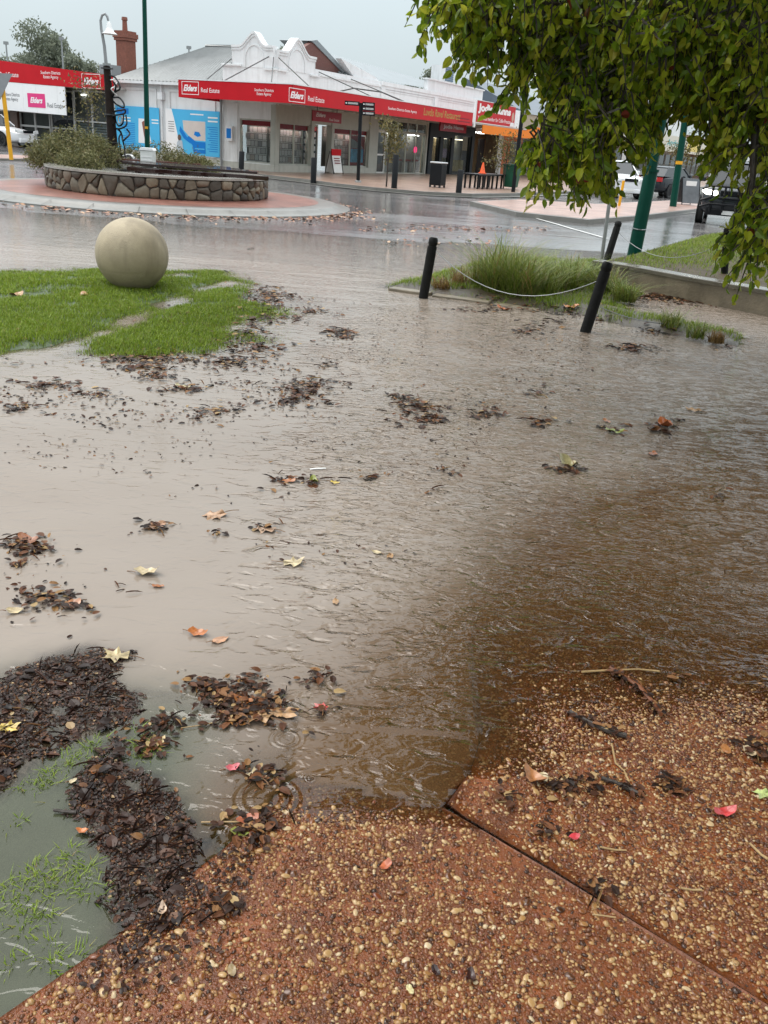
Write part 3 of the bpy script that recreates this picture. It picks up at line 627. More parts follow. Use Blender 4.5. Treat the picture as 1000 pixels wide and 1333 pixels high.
def window(parent, face, u0, u1, z0, z1, panes=1, kind='plain', fm=None, t=0.06, back=None, d=-0.10, transom=None):
    w = frame_box(face, u0, u1, z0, z1, t, d - 0.04, d + 0.05)
    for k in range(1, panes):
        c = u0 + (u1 - u0) * k / panes; fbox(w, face, c - 0.03, c + 0.03, d - 0.035, d + 0.045, z0 + t, z1 - t)
    if transom: fbox(w, face, u0 + t, u1 - t, d - 0.03, d + 0.04, transom - 0.025, transom + 0.025)
    w = w.build('window', fm or M_trim, parent)
    for k in range(panes):
        a = u0 + (u1 - u0) * k / panes; c = u0 + (u1 - u0) * (k + 1) / panes
        fbox(MB(), face, a + 0.05, c - 0.05, d - 0.012, d, z0 + t, z1 - t).build('pane', M_glassd if kind == 'dark' else M_glass, w)
    dep_ = 0.5
    fbox(MB(), face, u0 - .05, u1 + .05, d - dep_ - 0.03, d - dep_, z0 - .02, z1 + .02).build('backing', back or M_ints, w)
    if kind == 'sheets':
        fbox(MB(), face, u0 + .1, u1 - .1, d - .20, d - .08, z1 - .12, z1 - .09).build('window_lamp', M_lampw, w)
        sb = MB(); sh = MB(); rows = max(3, int((z1 - z0) / 0.30)); rh = (z1 - z0 - 2 * t - 0.22) / rows
        for r in range(rows):
            zz = z0 + t + r * rh
            fbox(sh, face, u0 + t, u1 - t, d - 0.33, d - 0.27, zz, zz + 0.035)
            q = u0 + t + 0.04
            while q < u1 - t - 0.2:
                ww = random.uniform(0.16, 0.24)
                if random.random() < 0.93: fbox(sb, face, q, q + ww, d - 0.285, d - 0.28, zz + 0.045 + random.uniform(0, .02), zz + rh - 0.02)
                q += ww + 0.03
        sb.build('listing_sheets', M_sheets, w, kind='stuff'); sh.build('shelf', M_shelf, w)
        fbox(MB(), face, u0 + t, u1 - t, d - 0.05, d - 0.02, z1 - t - 0.2, z1 - t - 0.002).build('header_strip', M_red, w)
    return w

# ================================================================== THE CORNER SHOP
cs = thing('corner_shop', 'white single storey corner shop with curly parapet gables, red verandah fascia and painted side wall', 'building', BO, BA)
ZF0, ZF1, DV = 2.80, 3.46, 2.64
# walls around the openings
w = MB()
def wall_with(face, u0, u1, z0, z1, holes, d0=-0.25, d1=0.0, mb=None):
    mb = mb or MB(); cuts = sorted(holes); q = u0
    for a, c, lo, hi in cuts:
        if a > q: fbox(mb, face, q, a, d0, d1, z0, z1)
        if lo > z0: fbox(mb, face, a, c, d0, d1, z0, lo)
        if hi < z1: fbox(mb, face, a, c, d0, d1, hi, z1)
        q = c
    if q < u1: fbox(mb, face, q, u1, d0, d1, z0, z1)
    return mb
wall_with('L', 0.0, 2.82, 0.0, 3.5, [(0.22, 1.9, 0.42, 2.2)]).build('wall', M_white, cs)
wall_with('L', 2.82, 9.3, 0.0, 3.42, []).build('wall', M_white, cs)
wall_with('R', 0.251, 9.0, 0.0, 2.85, [(0.35, 2.75, 0.42, 2.15), (3.05, 4.5, 0.0, 2.2), (4.75, 8.1, 0.40, 2.15)]).build('wall', M_trim, cs)
wall_with('R', 9.0, 14.85, 0.0, 2.85, [(9.1, 14.7, 0.12, 2.75)]).build('wall', M_trim, cs)
wall_with('R', 0.251, 22.2, 2.851, 4.45, []).build('upper_wall', M_white2, cs)
pl = MB(); fbox(pl, 'L', 0.0, 2.8, 0.0, 0.03, 0.0, 0.40); fbox(pl, 'L', 2.86, 9.3, 0.0, 0.03, 0.0, 0.47); fbox(pl, 'R', 0.0, 3.0, 0.0, 0.03, 0.0, 0.40); fbox(pl, 'R', 4.55, 8.9, 0.0, 0.03, 0.0, 0.39); pl.build('plinth', M_plinth, cs)
for u in (-0.03, 2.78, 4.52, 8.12): fbox(MB(), 'R', u, u + 0.22, 0.0, 0.05, 0.41, 2.80).build('pilaster', M_trim, cs)
for v in (0.0, 1.98): fbox(MB(), 'L', v + .001, v + 0.2, 0.0, 0.045, 0.41, 2.79).build('pilaster', M_trim if v == 0 else M_white, cs)
window(cs, 'L', 0.22, 1.9, 0.42, 2.2, 1, 'sheets'); window(cs, 'R', 0.35, 2.75, 0.42, 2.15, 2, 'sheets'); window(cs, 'R', 4.75, 8.1, 0.40, 2.15, 2, 'sheets')
po = MB(); fbox(po, 'R', 6.55, 8.0, -0.165, -0.155, 0.48, 1.85); po.build('window_poster', mat('poster_dark_red', (0.30, 0.02, 0.03), 0.4, 0.1), cs)
pp = MB(); fbox(pp, 'R', 6.65, 7.9, -0.154, -0.150, 0.62, 1.25); pp.build('poster_picture', mat('poster_blue', (0.12, 0.36, 0.55), 0.4, 0.5, 3), cs)
pp = MB(); fpoly(pp, 'R', [(6.65, 1.28), (7.9, 1.28), (7.5, 1.5), (6.65, 1.72)], -0.153, -0.149); pp.build('poster_picture', mat('poster_grey', (0.30, 0.31, 0.32), 0.4, 0.3, 4), cs)
dr = frame_box('R', 3.1, 4.45, 0.12, 2.2, 0.08, -0.75, -0.68).build('door', M_trim, cs)
fbox(MB(), 'R', 3.18, 4.37, -0.72, -0.71, 0.2, 2.12).build('pane', M_glassd, dr)
dd = MB()
for r in range(5):
    for k in range(4): fbox(dd, 'R', 3.3 + k * .26, 3.5 + k * .26, -0.705, -0.70, .45 + r * .30, .65 + r * .30)
dd.build('door_sheets', M_sheets, dr, kind='stuff'); fbox(MB(), 'R', 3.2, 4.35, -0.704, -0.699, 1.93, 2.1).build('header_strip', M_red, dr)
fbox(MB(), 'R', 3.05, 4.5, -0.9, -0.85, 0.0, 2.4).build('door_recess', M_ints, cs)
# restaurant shopfront next door under the same verandah
window(cs, 'R', 10.0, 14.7, 0.12, 2.2, 4, 'plain', M_trim, back=mat('pale_interior', (0.30, 0.29, 0.27), 0.7, 0.3, 2), transom=None)
window(cs, 'R', 9.1, 14.7, 2.2, 2.75, 5, 'dark', M_trim)
d2 = frame_box('R', 9.1, 10.0, 0.12, 2.2, 0.09, -0.14, -0.06).build('door', mat('white_door', (0.62, 0.62, 0.60), 0.4, 0.05), cs)
fbox(MB(), 'R', 9.19, 9.91, -0.11, -0.10, 0.2, 2.1).build('pane', M_glassd, d2); fbox(MB(), 'R', 9.19, 9.91, -0.12, -0.08, 1.0, 1.08).build('rail', M_letter, d2)
fbox(MB(), 'R', 9.1, 10.0, -0.5, -0.48, 0, 2.3).build('door_backing', M_intd, d2)
o = MB().lathe([(0.001, 0), (0.17, 0.0), (0.17, 0.03), (0.001, 0.03)], 18).build('lit_sign', M_pinklit, cs); o.location = (13.55, 0.10, 1.38); o.rotation_euler = (rad(90), 0, 0)
for u in (10.6, 13.2): fbox(MB(), 'R', u, u + 1.0, -.5, -.25, 2.1, 2.14).build('ceiling_lamp', M_lampw, cs)
for u in (10.4, 11.4, 12.5, 13.4): fbox(MB(), 'R', u, u + 0.75, -0.16, -0.155, 0.78, 0.86).build('window_band', mat('red_window_band', (0.35, 0.02, 0.03), 0.4, 0.1), cs)
for u in (10.7, 13.0, 13.9): fbox(MB(), 'R', u - .15, u + .15, -.5, -.3, .14, .7).build('table_linen', M_shelf, cs)
# mouldings of the upper wall
cm = MB(); fbox(cm, 'R', 9.0, 22.2, 0.0, 0.10, 4.28, 4.46); fbox(cm, 'R', 9.0, 22.2, 0.0, 0.05, 4.15, 4.28); fbox(cm, 'R', 3.3, 9.0, 0.0, 0.06, 4.20, 4.30); cm.build('cornice', M_white2, cs)
for u in (9.0, 15.2, 21.8): fbox(MB(), 'R', u, u + 0.4, 0.0, 0.085, 3.4, 4.149).build('pilaster', M_white2, cs)
for a, c in ((9.5, 15.1), (15.7, 21.7)): frame_box('R', a, c, 3.5, 4.1, 0.05, 0.001, 0.03).build('wall_panel', M_white2, cs)
fbox(MB(), 'R', 14.4, 22.15, -0.30, -0.05, 4.45, 5.0).build('parapet', M_white2, cs); fbox(MB(), 'R', 14.3, 22.25, -0.34, 0.02, 5.0, 5.07).build('coping', M_white2, cs)
# the two curly gables at the corner, each with a blind arch
def gable(face, a, c, peak, zs, zp, low=4.2):
    m_ = (a + c) / 2; h = (c - a) / 2
    prof = [(a, low), (c, low), (c, zs), (c - .35 * h, zs)]
    for t in np.linspace(0.08, 1, 7): prof.append((peak + (c - .35 * h - peak) * (1 - t), zs + (zp - zs) * (0.5 - 0.5 * math.cos(math.pi * t * 0.93)) ))
    for t in np.linspace(0.92, 0.0, 7): prof.append((peak - (peak - a - .35 * h) * (1 - t), zs + (zp - zs) * (0.5 - 0.5 * math.cos(math.pi * t * 0.93))))
    prof += [(a, zs)]
    fpoly(MB(), face, prof, -0.26, 0.02).build('parapet_gable', M_white2, cs)
    # coping follows the curve, proud of the wall
    top = prof[2:]; cp = MB()
    for (u0, z0), (u1, z1) in zip(top[:-1], top[1:]):
        n_ = Vector((z0 - z1, u1 - u0)); n_ = n_.normalized() * 0.09 if n_.length else Vector((0, .09)); n_ = n_ if n_.y > 0 else -n_
        fpoly(cp, face, [(u0, z0 + .002), (u1, z1 + .002), (u1 + n_.x * .3, z1 + n_.y), (u0 + n_.x * .3, z0 + n_.y)], -0.32, 0.10)
        fpoly(cp, face, [(u0, z0 - .1), (u1, z1 - .1), (u1, z1 - .002), (u0, z0 - .002)], 0.02, 0.06)
    cp.build('coping', M_white2, cs)
    # blind arch: raised band
    ar = MB(); R_ = 0.42 * h
    pts = [(peak - R_, low)] + [(peak - R_ * math.cos(t), zs - 0.42 + R_ * 1.1 * math.sin(t)) for t in np.linspace(0, math.pi, 13)] + [(peak + R_, low)]
    for (u0, z0), (u1, z1) in zip(pts[:-1], pts[1:]):
        o0 = Vector((u0 - peak, max(0, z0 - zs + .42))).normalized() * .06; o1 = Vector((u1 - peak, max(0, z1 - zs + .42))).normalized() * .06
        fpoly(ar, face, [(u0, z0), (u1, z1), (u1 + o1.x, z1 + o1.y), (u0 + o0.x, z0 + o0.y)], 0.021, 0.055)
    ar.build('arch_moulding', M_white2, cs)
gable('L', 0.14, 2.3, 1.12, 4.95, 5.48); gable('R', 0.14, 2.95, 1.5, 4.82, 5.42)
fbox(MB(), 'L', 0.0, 2.82, -0.25, 0.0, 3.501, 4.2).build('upper_wall', M_white2, cs)
fpoly(MB(), 'L', [(2.3, 4.2), (2.85, 4.2), (2.85, 4.32), (2.3, 4.32)], -0.3, 0.06).build('shoulder', M_white2, cs)
for f_, a, c, z in (('L', 0.0, 0.6, 4.12), ('R', 0.05, 0.75, 4.12), ('L', 1.75, 2.8, 4.24), ('R', 2.5, 3.25, 4.14)): fbox(MB(), f_, a, c, 0.0 if f_ == 'R' else 0.001, 0.12, z, z + 0.06).build('ledge', M_white2, cs)
# roofs: corrugated hip behind the side wall, long pale roof behind the street wall
def corr_roof(name, quad, m, k=40):
    a, b_, c, d = [Vector(p) for p in quad]; mb = MB(); n_ = (b_ - a).cross(d - a).normalized() * 0.02
    vs = []
    for i in range(k + 1):
        t = i / k; o = n_ * (1 if i % 2 else -1); vs += [a.lerp(b_, t) + o, d.lerp(c, t) + o]
    mb.add(vs, [(2 * i, 2 * i + 2, 2 * i + 3, 2 * i + 1) for i in range(k)]); return mb.build(name, m, cs)
corr_roof('roof', [(-0.25, 9.4, 3.5), (-0.25, 2.8, 3.5), (3.5, 4.6, 5.3), (3.5, 6.6, 5.28)], M_roof, 60)
corr_roof('roof', [(-0.25, 9.4, 3.5), (3.5, 6.6, 5.28), (8, 6.6, 5.28), (8, 9.4, 3.6)], M_roof, 40)
corr_roof('roof', [(0.3, 0.3, 4.2), (9, 0.3, 4.2), (9, 4.6, 5.3), (3.5, 4.6, 5.3)], M_roof, 60)
MB().tube([(3.5, 6.62, 5.31), (3.5, 4.58, 5.33), (9, 4.6, 5.33)], 0.07, 6).build('ridge_cap', M_roof, cs)
corr_roof('roof', [(5.4, 0.25, 4.50), (22.0, 0.25, 4.62), (22.2, 3.2, 5.25), (8.8, 3.2, 5.66)], M_roof2, 110)
ga = MB(); fbox(ga, 'L', 2.85, 9.4, 0.20, 0.34, 3.36, 3.48); ga.build('gutter', M_white2, cs)
for v in (2.84, 6.25):
    g = MB(); g.tube([(-0.10, v, 3.4), (-0.10, v, 0.15)], 0.045, 8)
    if v > 5: fbox(g, 'L', v - .14, v + .14, 0.02, 0.22, 2.75, 3.05)
    g.build('downpipe', M_signback if v < 3 else M_white2, cs)
for a, c in ((3.2, 5.9), (6.6, 9.1)): frame_box('L', a, c, 0.48, 3.2, 0.10, 0.001, 0.05).build('wall_panel', M_white, cs)
# brick gable with a steep metal verge, and a white skillion
bg_ = [(2.85, 5.30), (3.5, 5.58), (6.3, 4.46), (3.4, 4.46)]
fpoly(MB(), 'R', bg_, -0.75, -0.5).build('brick_gable', mat('gable_brick', (0.13, 0.05, 0.04), 0.6, 0.3, 14, bump=.01, bs=20), cs)
fpoly(MB(), 'R', [(3.3, 5.60), (3.75, 5.68), (6.45, 4.62), (6.35, 4.46)], -2.2, -0.45).build('verge', M_roof2, cs)
fpoly(MB(), 'R', [(5.3, 5.1), (8.6, 4.62), (9.0, 4.45), (6.5, 4.45)], -0.42, -0.1).build('skillion', M_white2, cs)
# chimney, roof plant
ac = MB(); ac.box(17.6, 18.8, 0.6, 1.5, 5.12, 6.0); ac = ac.build('air_conditioner', M_white2, cs)
lv = MB()
for k in range(7): lv.box(17.65, 18.75, 0.57, 0.599, 5.2 + k * .11, 5.28 + k * .11)
lv.build('louvre', mat('louvre_blue', (0.10, 0.16, 0.24), 0.4, 0.1), ac); MB().tube([(19.1, 0.5, 4.7), (19.1, 0.5, 6.35)], 0.035).build('mast', M_steel, cs)
# verandah: roof, red fascia, tie rods
vd = MB(); vd.box(-DV + .03, -0.003, -0.003, 3.03, ZF0 + .12, ZF0 + .2); vd.box(-DV + .03, 22.2, -DV + .03, -0.004, ZF0 + .12, ZF0 + .2); vd.build('verandah_roof', M_soffit, cs)
bt = MB()
for u in np.arange(-2.2, 22, 1.1): fbox(bt, 'R', u, u + .06, 0.05, DV - .05, ZF0 + .04, ZF0 + .119)
bt.build('soffit_batten', M_soffit, cs)
fl = MB(); fbox(fl, 'L', -DV, 3.03, DV - .04, DV, ZF0, ZF1); fl = fl.build('fascia', M_red, cs)
fr_ = MB(); fbox(fr_, 'R', -DV + .002, 14.85, DV - .04, DV, ZF0, ZF1); fr_ = fr_.build('fascia', M_red, cs)
fe = MB(); fbox(fe, 'L', 2.99, 3.03, 0.0, DV - .041, ZF0, ZF1); fe.build('fascia', M_red, cs)
fbox(MB(), 'L', -DV - .01, 3.05, DV - .06, DV + .015, ZF1, ZF1 + .04).build('fascia_cap', M_white2, cs); fbox(MB(), 'R', -DV + .02, 14.9, DV - .06, DV + .015, ZF1 + .001, ZF1 + .041).build('fascia_cap', M_white2, cs)
def elders(face, u, z, parent, d, w=0.72, h=0.34, box=True):
    text('Elders', face, u, d, z, w, h * .72, M_letter, parent, 0.35, 0.035)
    if box: frame_box(face, u - w * .62, u + w * .62, z - h * .72, z + h * .72, 0.022, d, d + .006).build('logo_border', M_letter, parent)
elders('L', 2.40, 3.16, fl, DV); text('Real Estate', 'L', 1.36, DV, 3.11, 0.95, 0.17, M_letter, fl)
text('Southern Districts\nEstate Agency', 'L', -1.32, DV, 3.13, 0.92, 0.27, M_letter, fl)
elders('R', -2.28, 3.10, fr_, DV, 0.9, 0.34); text('Real Estate', 'R', -0.9, DV, 3.05, 1.2, 0.19, M_letter, fr_)
text('Southern Districts Estate Agency', 'R', 6.6, DV, 3.09, 2.9, 0.15, M_letter, fr_)
text('Luvdis Ravel Restaurant', 'R', 11.0, DV, 3.18, 4.4, 0.34, M_gold, fr_, 0.15, 0.01)
for a, c, z in ((12.7, 14.4, 3.08), (12.9, 14.5, 2.93)): fbox(MB(), 'R', a, c, DV, DV + .004, z, z + .05).build('small_print', M_dred, fr_)
rods = [((-0.05, 0.1, 4.6), (-DV + .1, -1.6, ZF1)), ((0.1, -0.05, 4.6), (-1.2, -DV + .1, ZF1)), ((-0.05, 2.3, 4.5), (-DV + .1, 3.0 - 1.3, ZF1)), ((3.2, -0.05, 4.35), (3.9, -DV + .1, ZF1)), ((6.0, -0.05, 4.3), (7.2, -DV + .1, ZF1)), ((-0.05, 0.35, 4.62), (-DV + .1, 0.8, ZF1))]
for a, c in rods: MB().tube([a, c], 0.022, 5).build('tie_rod', M_dsteel, cs)
MB().tube([(4.2, -.05, 3.55), (4.9, -.9, 3.85), (5.9, -1.8, 3.8), (6.8, -2.5, 3.5)], 0.03, 6).build('conduit', M_dsteel, cs)
# meter box
ph = fbox(MB(), 'L', 2.15, 2.5, 0.0, 0.22, 1.25, 1.85).build('wall_box', M_white2, cs); fbox(MB(), 'L', 2.2, 2.45, 0.22, 0.225, 1.35, 1.75).build('sticker', M_blue2, ph)
# hanging sign
hs = thing('hanging_sign', 'dark red sign hanging on two rods under the verandah of the corner shop', 'sign', BW(1.6, -1.6, 2.3), BA)
MB().box(-1.15, 1.15, -0.03, 0.03, -0.02, 0.40).build('board', M_dred, hs)
for u in (-.8, .8): MB().tube([(u, 0, .4), (u, 0, .62)], 0.02, 5).build('rod', M_dsteel, hs)
text('Elders', 'R', -0.55, 0.03, 0.24, 0.75, 0.16, M_soffit, hs, 0.3, 0.02); text('Real Estate', 'R', 0.55, 0.03, 0.10, 0.8, 0.10, M_soffit, hs)

# black shop and the passage beside it
bs = thing('black_shop', 'charcoal painted shopfront with tall lit windows between the restaurant and the orange signed shop', 'shop', BW(15.0, 0, 0.0), BA)
wall_with('R', 0.0, 6.4, 0.0, 2.86, [(0.45, 1.45, 0.15, 2.15), (1.85, 3.0, 0.15, 2.15), (3.4, 6.0, 0.15, 2.35)], -0.25, 0.05).build('wall', M_charcoal, bs)
M_black_frame = mat('black_frame', (0.015, 0.017, 0.02), 0.35, 0.1)
window(bs, 'R', 0.45, 1.45, 0.15, 2.15, 1, 'plain', M_black_frame, back=M_warm); window(bs, 'R', 1.85, 3.0, 0.15, 2.15, 1, 'plain', M_black_frame, back=M_warm)
wl3 = window(bs, 'R', 3.4, 6.0, 0.15, 2.35, 1, 'plain', M_black_frame, back=mat('blind_cloth', (0.30, 0.31, 0.29), 0.8, 0.15, 1))
fbox(MB(), 'R', 4.0, 5.6, -.3, -.25, 0.3, 0.95).build('curtain', mat('curtain_gold', (0.42, 0.34, 0.16), .7, .4, 6), wl3)
fbox(MB(), 'R', 2.1, 2.85, -0.16, -0.155, 1.05, 1.55).build('notice', mat('lilac_notice', (0.55, 0.45, 0.62), .5, .3, 9), bs)
for u in (0.95, 2.4, 4.7): fbox(MB(), 'R', u - .4, u + .4, -.5, -.2, 2.08, 2.12).build('ceiling_lamp', M_lamp, bs)
fbox(MB(), 'R', 3.4, 5.2, -.2, -.12, 2.45, 2.72).build('lit_panel', mat('lit_sign_panel', (0.9, 0.78, 0.55), .4, .1, emit=.5), bs)
pa = thing('orange_shop', 'shop with an orange fascia and brightly lit entrance beside the charcoal shopfront', 'shop', BW(21.45, 0, 0.0), BA)
fbox(MB(), 'R', 0.0, 8.5, -3.0, -2.8, 0, 3.2).build('back_wall', M_warm, pa); fbox(MB(), 'R', 0.0, 4.6, -2.8, 0.0, 2.7, 2.85).build('ceiling', M_shelf, pa)
fbox(MB(), 'R', 0.5, 2.2, -2.2, -2.1, 0.1, 2.2).build('door', mat('pale_door', (.55, .55, .52), .4, .05), pa); fbox(MB(), 'R', 0.75, 1.95, -2.09, -2.08, 0.3, 2.0).build('door_glass', M_glassd, pa)
fbox(MB(), 'R', 2.4, 3.3, -2.3, -1.9, 0.1, 1.5).build('counter', M_intd, pa)
for u in (0.8, 2.2, 3.6): fbox(MB(), 'R', u, u + .5, -1.4, -1.1, 2.62, 2.69).build('ceiling_lamp', M_lampw, pa)
fbox(MB(), 'R', 3.4, 4.3, -1.2, -1.1, 0.1, 2.3).build('door', M_intd, pa); fbox(MB(), 'R', 4.5, 4.75, -.2, .05, 0.0, 2.8).build('column', M_white2, pa)
fbox(MB(), 'R', 4.8, 8.5, -.25, 0, 0.0, 2.8).build('wall', mat('orange_wall', (0.62, 0.13, 0.015), .5, .1, 2), pa); fbox(MB(), 'R', 6.2, 8.2, 0.0, .02, 0.2, 2.3).build('window', M_glassd, pa)
fbox(MB(), 'R', 0, 8.5, -2.8, -.3, 2.86, 4.3).build('upper_wall', M_white2, pa)
fbox(MB(), 'R', -5.2, 2.0, DV + .002, DV + .05, 2.48, 2.93).build('fascia', M_orange, pa); fbox(MB(), 'R', 2.0, 8.5, DV, DV + .05, 2.5, 3.2).build('fascia', M_orange, pa)
fbox(MB(), 'R', .8, 8.5, 0.06, DV - .01, 2.95, 3.03).build('verandah_roof', M_soffit, pa)
# red board for the local member
jh = thing('politician_sign', 'red board reading Jodie Hanns on the verandah edge above the orange fascia', 'sign', BW(15.2, -DV, 3.0), BA)
fbox(MB(), 'R', 0.0, 5.9, -.05, .02, 0.03, 1.12).build('board', M_red, jh); fbox(MB(), 'R', -.18, -.002, -.05, .03, -.25, 1.12).build('post', M_white2, jh); fbox(MB(), 'R', -.1, 6.1, -.05, .03, 1.121, 1.15).build('border', M_white2, jh)
text('Jodie Hanns', 'R', 2.7, .02, 0.74, 4.9, 0.52, M_letter, jh, 0, 0.05); text('Your local member for Collie-Preston', 'R', 2.75, .02, 0.27, 5.0, 0.20, M_letter, jh)
pf = MB(); pf.ext([(5.55 + .2 * math.cos(a), -.021, .55 + .27 * math.sin(a)) for a in np.linspace(0, 6.28, 13)[:-1]], (0, -.008, 0)); pf.build('portrait_head', mat('skin_print', (.55, .33, .25), .5, .1), jh)
pf = MB(); pf.ext([(5.2, -.021, .04), (5.88, -.021, .04), (5.8, -.021, .26), (5.3, -.021, .26)], (0, -.006, 0)); pf.build('portrait_jacket', M_letter, jh)
j2 = thing('under_awning_sign', 'small dark red sign hanging under the verandah below the Jodie Hanns board', 'sign', BW(14.0, -1.9, 2.42), BA)
MB().box(-1.7, 1.7, -.04, .04, 0, .42).build('board', M_dred, j2); text('Jodie Hanns', 'R', 0, .04, .21, 2.6, .24, mat('dim_letter', (.35, .3, .3), .4, .05), j2, 0, .03)
MB().box(-1.4, -1.3, -.02, .02, .421, .6).build('bracket', M_dsteel, j2)

# mural boards on the side wall
def mural(label, a, c):
    t = thing('mural_board', label, 'mural', BW(0, 0, 0), BA); fbox(MB(), 'L', a, c, 0.052, 0.075, 0.52, 2.40).build('board', M_blue, t); return t
m1_ = mural('blue information mural nearest the verandah, with a map and a white curved edge', 2.95, 6.05)
def layer(t, poly, k, m, name): fpoly(MB(), 'L', poly, 0.075 + k * .004, 0.078 + k * .004).build(name, m, t)
layer(m1_, [(6.05, .52)] + [(5.25 + .45 * s_ ** 1.6, .52 + 1.88 * s_) for s_ in np.linspace(0, 1, 8)] + [(6.05, 2.4)], 0, M_letter, 'white_curve')
layer(m1_, [(3.75, 1.15), (3.75, 1.95), (5.05, 1.95), (5.0, 1.55), (4.75, 1.35), (4.5, 1.15)], 0, M_beige, 'map_land')
layer(m1_, [(3.75, .62), (3.75, 1.1), (4.3, 1.1), (4.7, 1.32), (4.85, 1.2), (4.5, .95), (4.4, .62)], 1, M_blue2, 'map_sea')
layer(m1_, [(4.0, 1.35), (4.1, 1.5), (4.35, 1.52), (4.4, 1.38), (4.2, 1.3)], 1, M_blue2, 'map_lake')
layer(m1_, [(4.6, 1.0), (4.7, 1.15), (5.2, 1.7), (5.25, 1.5), (5.0, 1.2)], 2, M_blue2, 'map_river')
layer(m1_, [(3.8, .78), (4.35, .78), (4.35, .83), (3.8, .83)], 2, M_blue, 'map_line')
layer(m1_, [(5.0, .55), (5.45, .55), (5.4, 1.0), (5.3, 1.12), (5.1, 1.1)], 3, mat('shirt_print', (.45, .52, .58), .5, .1), 'printed_shirt'); layer(m1_, [(5.25 + .1 * math.cos(q), 1.22 + .13 * math.sin(q)) for q in np.linspace(0, 6.28, 11)[:-1]], 4, mat('hair_print', (.12, .07, .05), .5, .1), 'printed_head')
for t_, us in ((m1_, (3.05, 3.65)),):
    for k in range(12): layer(t_, [(us[0], 1.72 - k * .09), (us[1] - (k * 37 % 5) * .05, 1.72 - k * .09), (us[1] - (k * 37 % 5) * .05, 1.75 - k * .09), (us[0], 1.75 - k * .09)], 0, M_blue2, 'text_line')
    for z in (1.95, 2.1): layer(t_, [(3.05, z), (3.6, z), (3.6, z + .06), (3.05, z + .06)], 0, M_letter, 'text_line')
    layer(t_, [(3.85, 2.2), (4.6, 2.2), (4.6, 2.25), (3.85, 2.25)], 0, M_letter, 'text_line')
    for k in range(5): layer(t_, [(5.55, 1.85 - k * .1), (5.9, 1.85 - k * .1), (5.9, 1.875 - k * .1), (5.55, 1.875 - k * .1)], 1, M_grey_letter, 'text_line')
m2_ = mural('blue information mural behind the lamp post, with a white picture panel', 6.45, 9.15)
layer(m2_, [(6.95, .85), (7.75, .85), (7.7, 1.9), (7.2, 1.9)], 0, M_letter, 'picture_panel'); layer(m2_, [(7.1, .95), (7.35, .95), (7.5, 1.75), (7.3, 1.85)], 1, mat('brown_print', (.25, .08, .05), .5, .3, 8), 'printed_figure')
layer(m2_, [(8.3, 2.05), (9.05, 2.05), (9.05, 2.3), (8.3, 2.3)], 0, M_blue2, 'blue_tag')
for k in range(13): layer(m2_, [(7.95, 1.65 - k * .08), (8.9 - (k * 29 % 7) * .06, 1.65 - k * .08), (8.9 - (k * 29 % 7) * .06, 1.68 - k * .08), (7.95, 1.68 - k * .08)], 0, M_blue2, 'text_line')
for z in (1.72, 1.85): layer(m2_, [(6.5, z), (6.9, z), (6.9, z + .05), (6.5, z + .05)], 0, M_letter, 'text_line'); layer(m2_, [(8.2, z + .02), (8.8, z + .02), (8.8, z + .07), (8.2, z + .07)], 0, M_letter, 'text_line')

# ================================================================== THE NEIGHBOUR ON THE LEFT STREET
lb = thing('estate_office', 'low estate agency office with red fascia, white signboards and blue tinted windows', 'building', BO, BA)
D = 0.9
fpoly(MB(), 'L', [(8.45, 2.98), (17.8, 3.18), (17.8, 4.18), (8.45, 3.60)], D - .08, D).build('fascia', M_red, lb); fa = lb.children[0]
elders('L', 9.75, 3.33, fa, D, 0.95, 0.42); text('Southern Districts\nEstate Agency', 'L', 12.35, D, 3.5, 1.3, .36, M_letter, fa); text('Real Estate', 'L', 15.2, D, 3.45, 1.3, .2, M_letter, fa); elders('L', 16.8, 3.7, fa, D, .95, .42)
for a, c in ((11.5, 12.0), (12.01, 13.45), (13.46, 14.35), (14.36, 16.2), (16.21, 17.8)): fpoly(MB(), 'L', [(a, 1.80 + .012 * (a - 11)), (c, 1.80 + .012 * (c - 11)), (c, 2.97 + .021 * (c - 8.45)), (a, 2.97 + .021 * (a - 8.45))], D - .06, D - .01).build('signboard', M_letter, lb)
fpoly(MB(), 'L', [(12.85, 2.06), (14.05, 2.06), (14.05, 2.68), (12.85, 2.68)], D - .009, D).build('logo_panel', M_pink, lb); elders('L', 13.45, 2.38, lb, D, .85, .36, False)
text('Real Estate', 'L', 12.2, D - .008, 2.2, 1.05, .2, M_grey_letter, lb); text('Southern Districts\nEstate Agency', 'L', 15.2, D - .008, 2.45, 1.2, .4, M_grey_letter, lb)
fbox(MB(), 'L', 9.5, 18, -.35, -.3, 0.0, 3.3).build('wall', M_ints, lb); fbox(MB(), 'L', 8.45, 17.8, -.3, D - .1, 3.05, 3.12).build('soffit', M_soffit, lb); fbox(MB(), 'L', 9.4, 17.8, -4, D - .1, 3.6, 3.68).build('roof', M_roof, lb)
fbox(MB(), 'L', 9.5, 18, -.299, -.02, 0, .55).build('plinth', mat('dark_plinth', (.05, .035, .03), .3, .2, 3), lb)
fbox(MB(), 'L', 15.85, 16.35, -.29, .1, 0, 2.9).build('column', M_brown, lb)
M_alu = mat('pale_window_frame', (.5, .51, .5), .4, .06)
for a, c in ((13.7, 14.75), (14.76, 15.84), (16.36, 17.8)):
    for z0, z1 in ((.56, 1.2), (1.201, 1.85)): window(lb, 'L', a, c, z0, z1, 1, 'plain', M_alu, .045, back=M_intblue)
window(lb, 'L', 12.0, 13.6, .5, 2.9, 1, 'dark', M_alu, .05, back=M_ints, transom=1.2); window(lb, 'L', 9.6, 12.0, .5, 2.95, 2, 'plain', M_alu, .05, back=M_ints, transom=1.6)
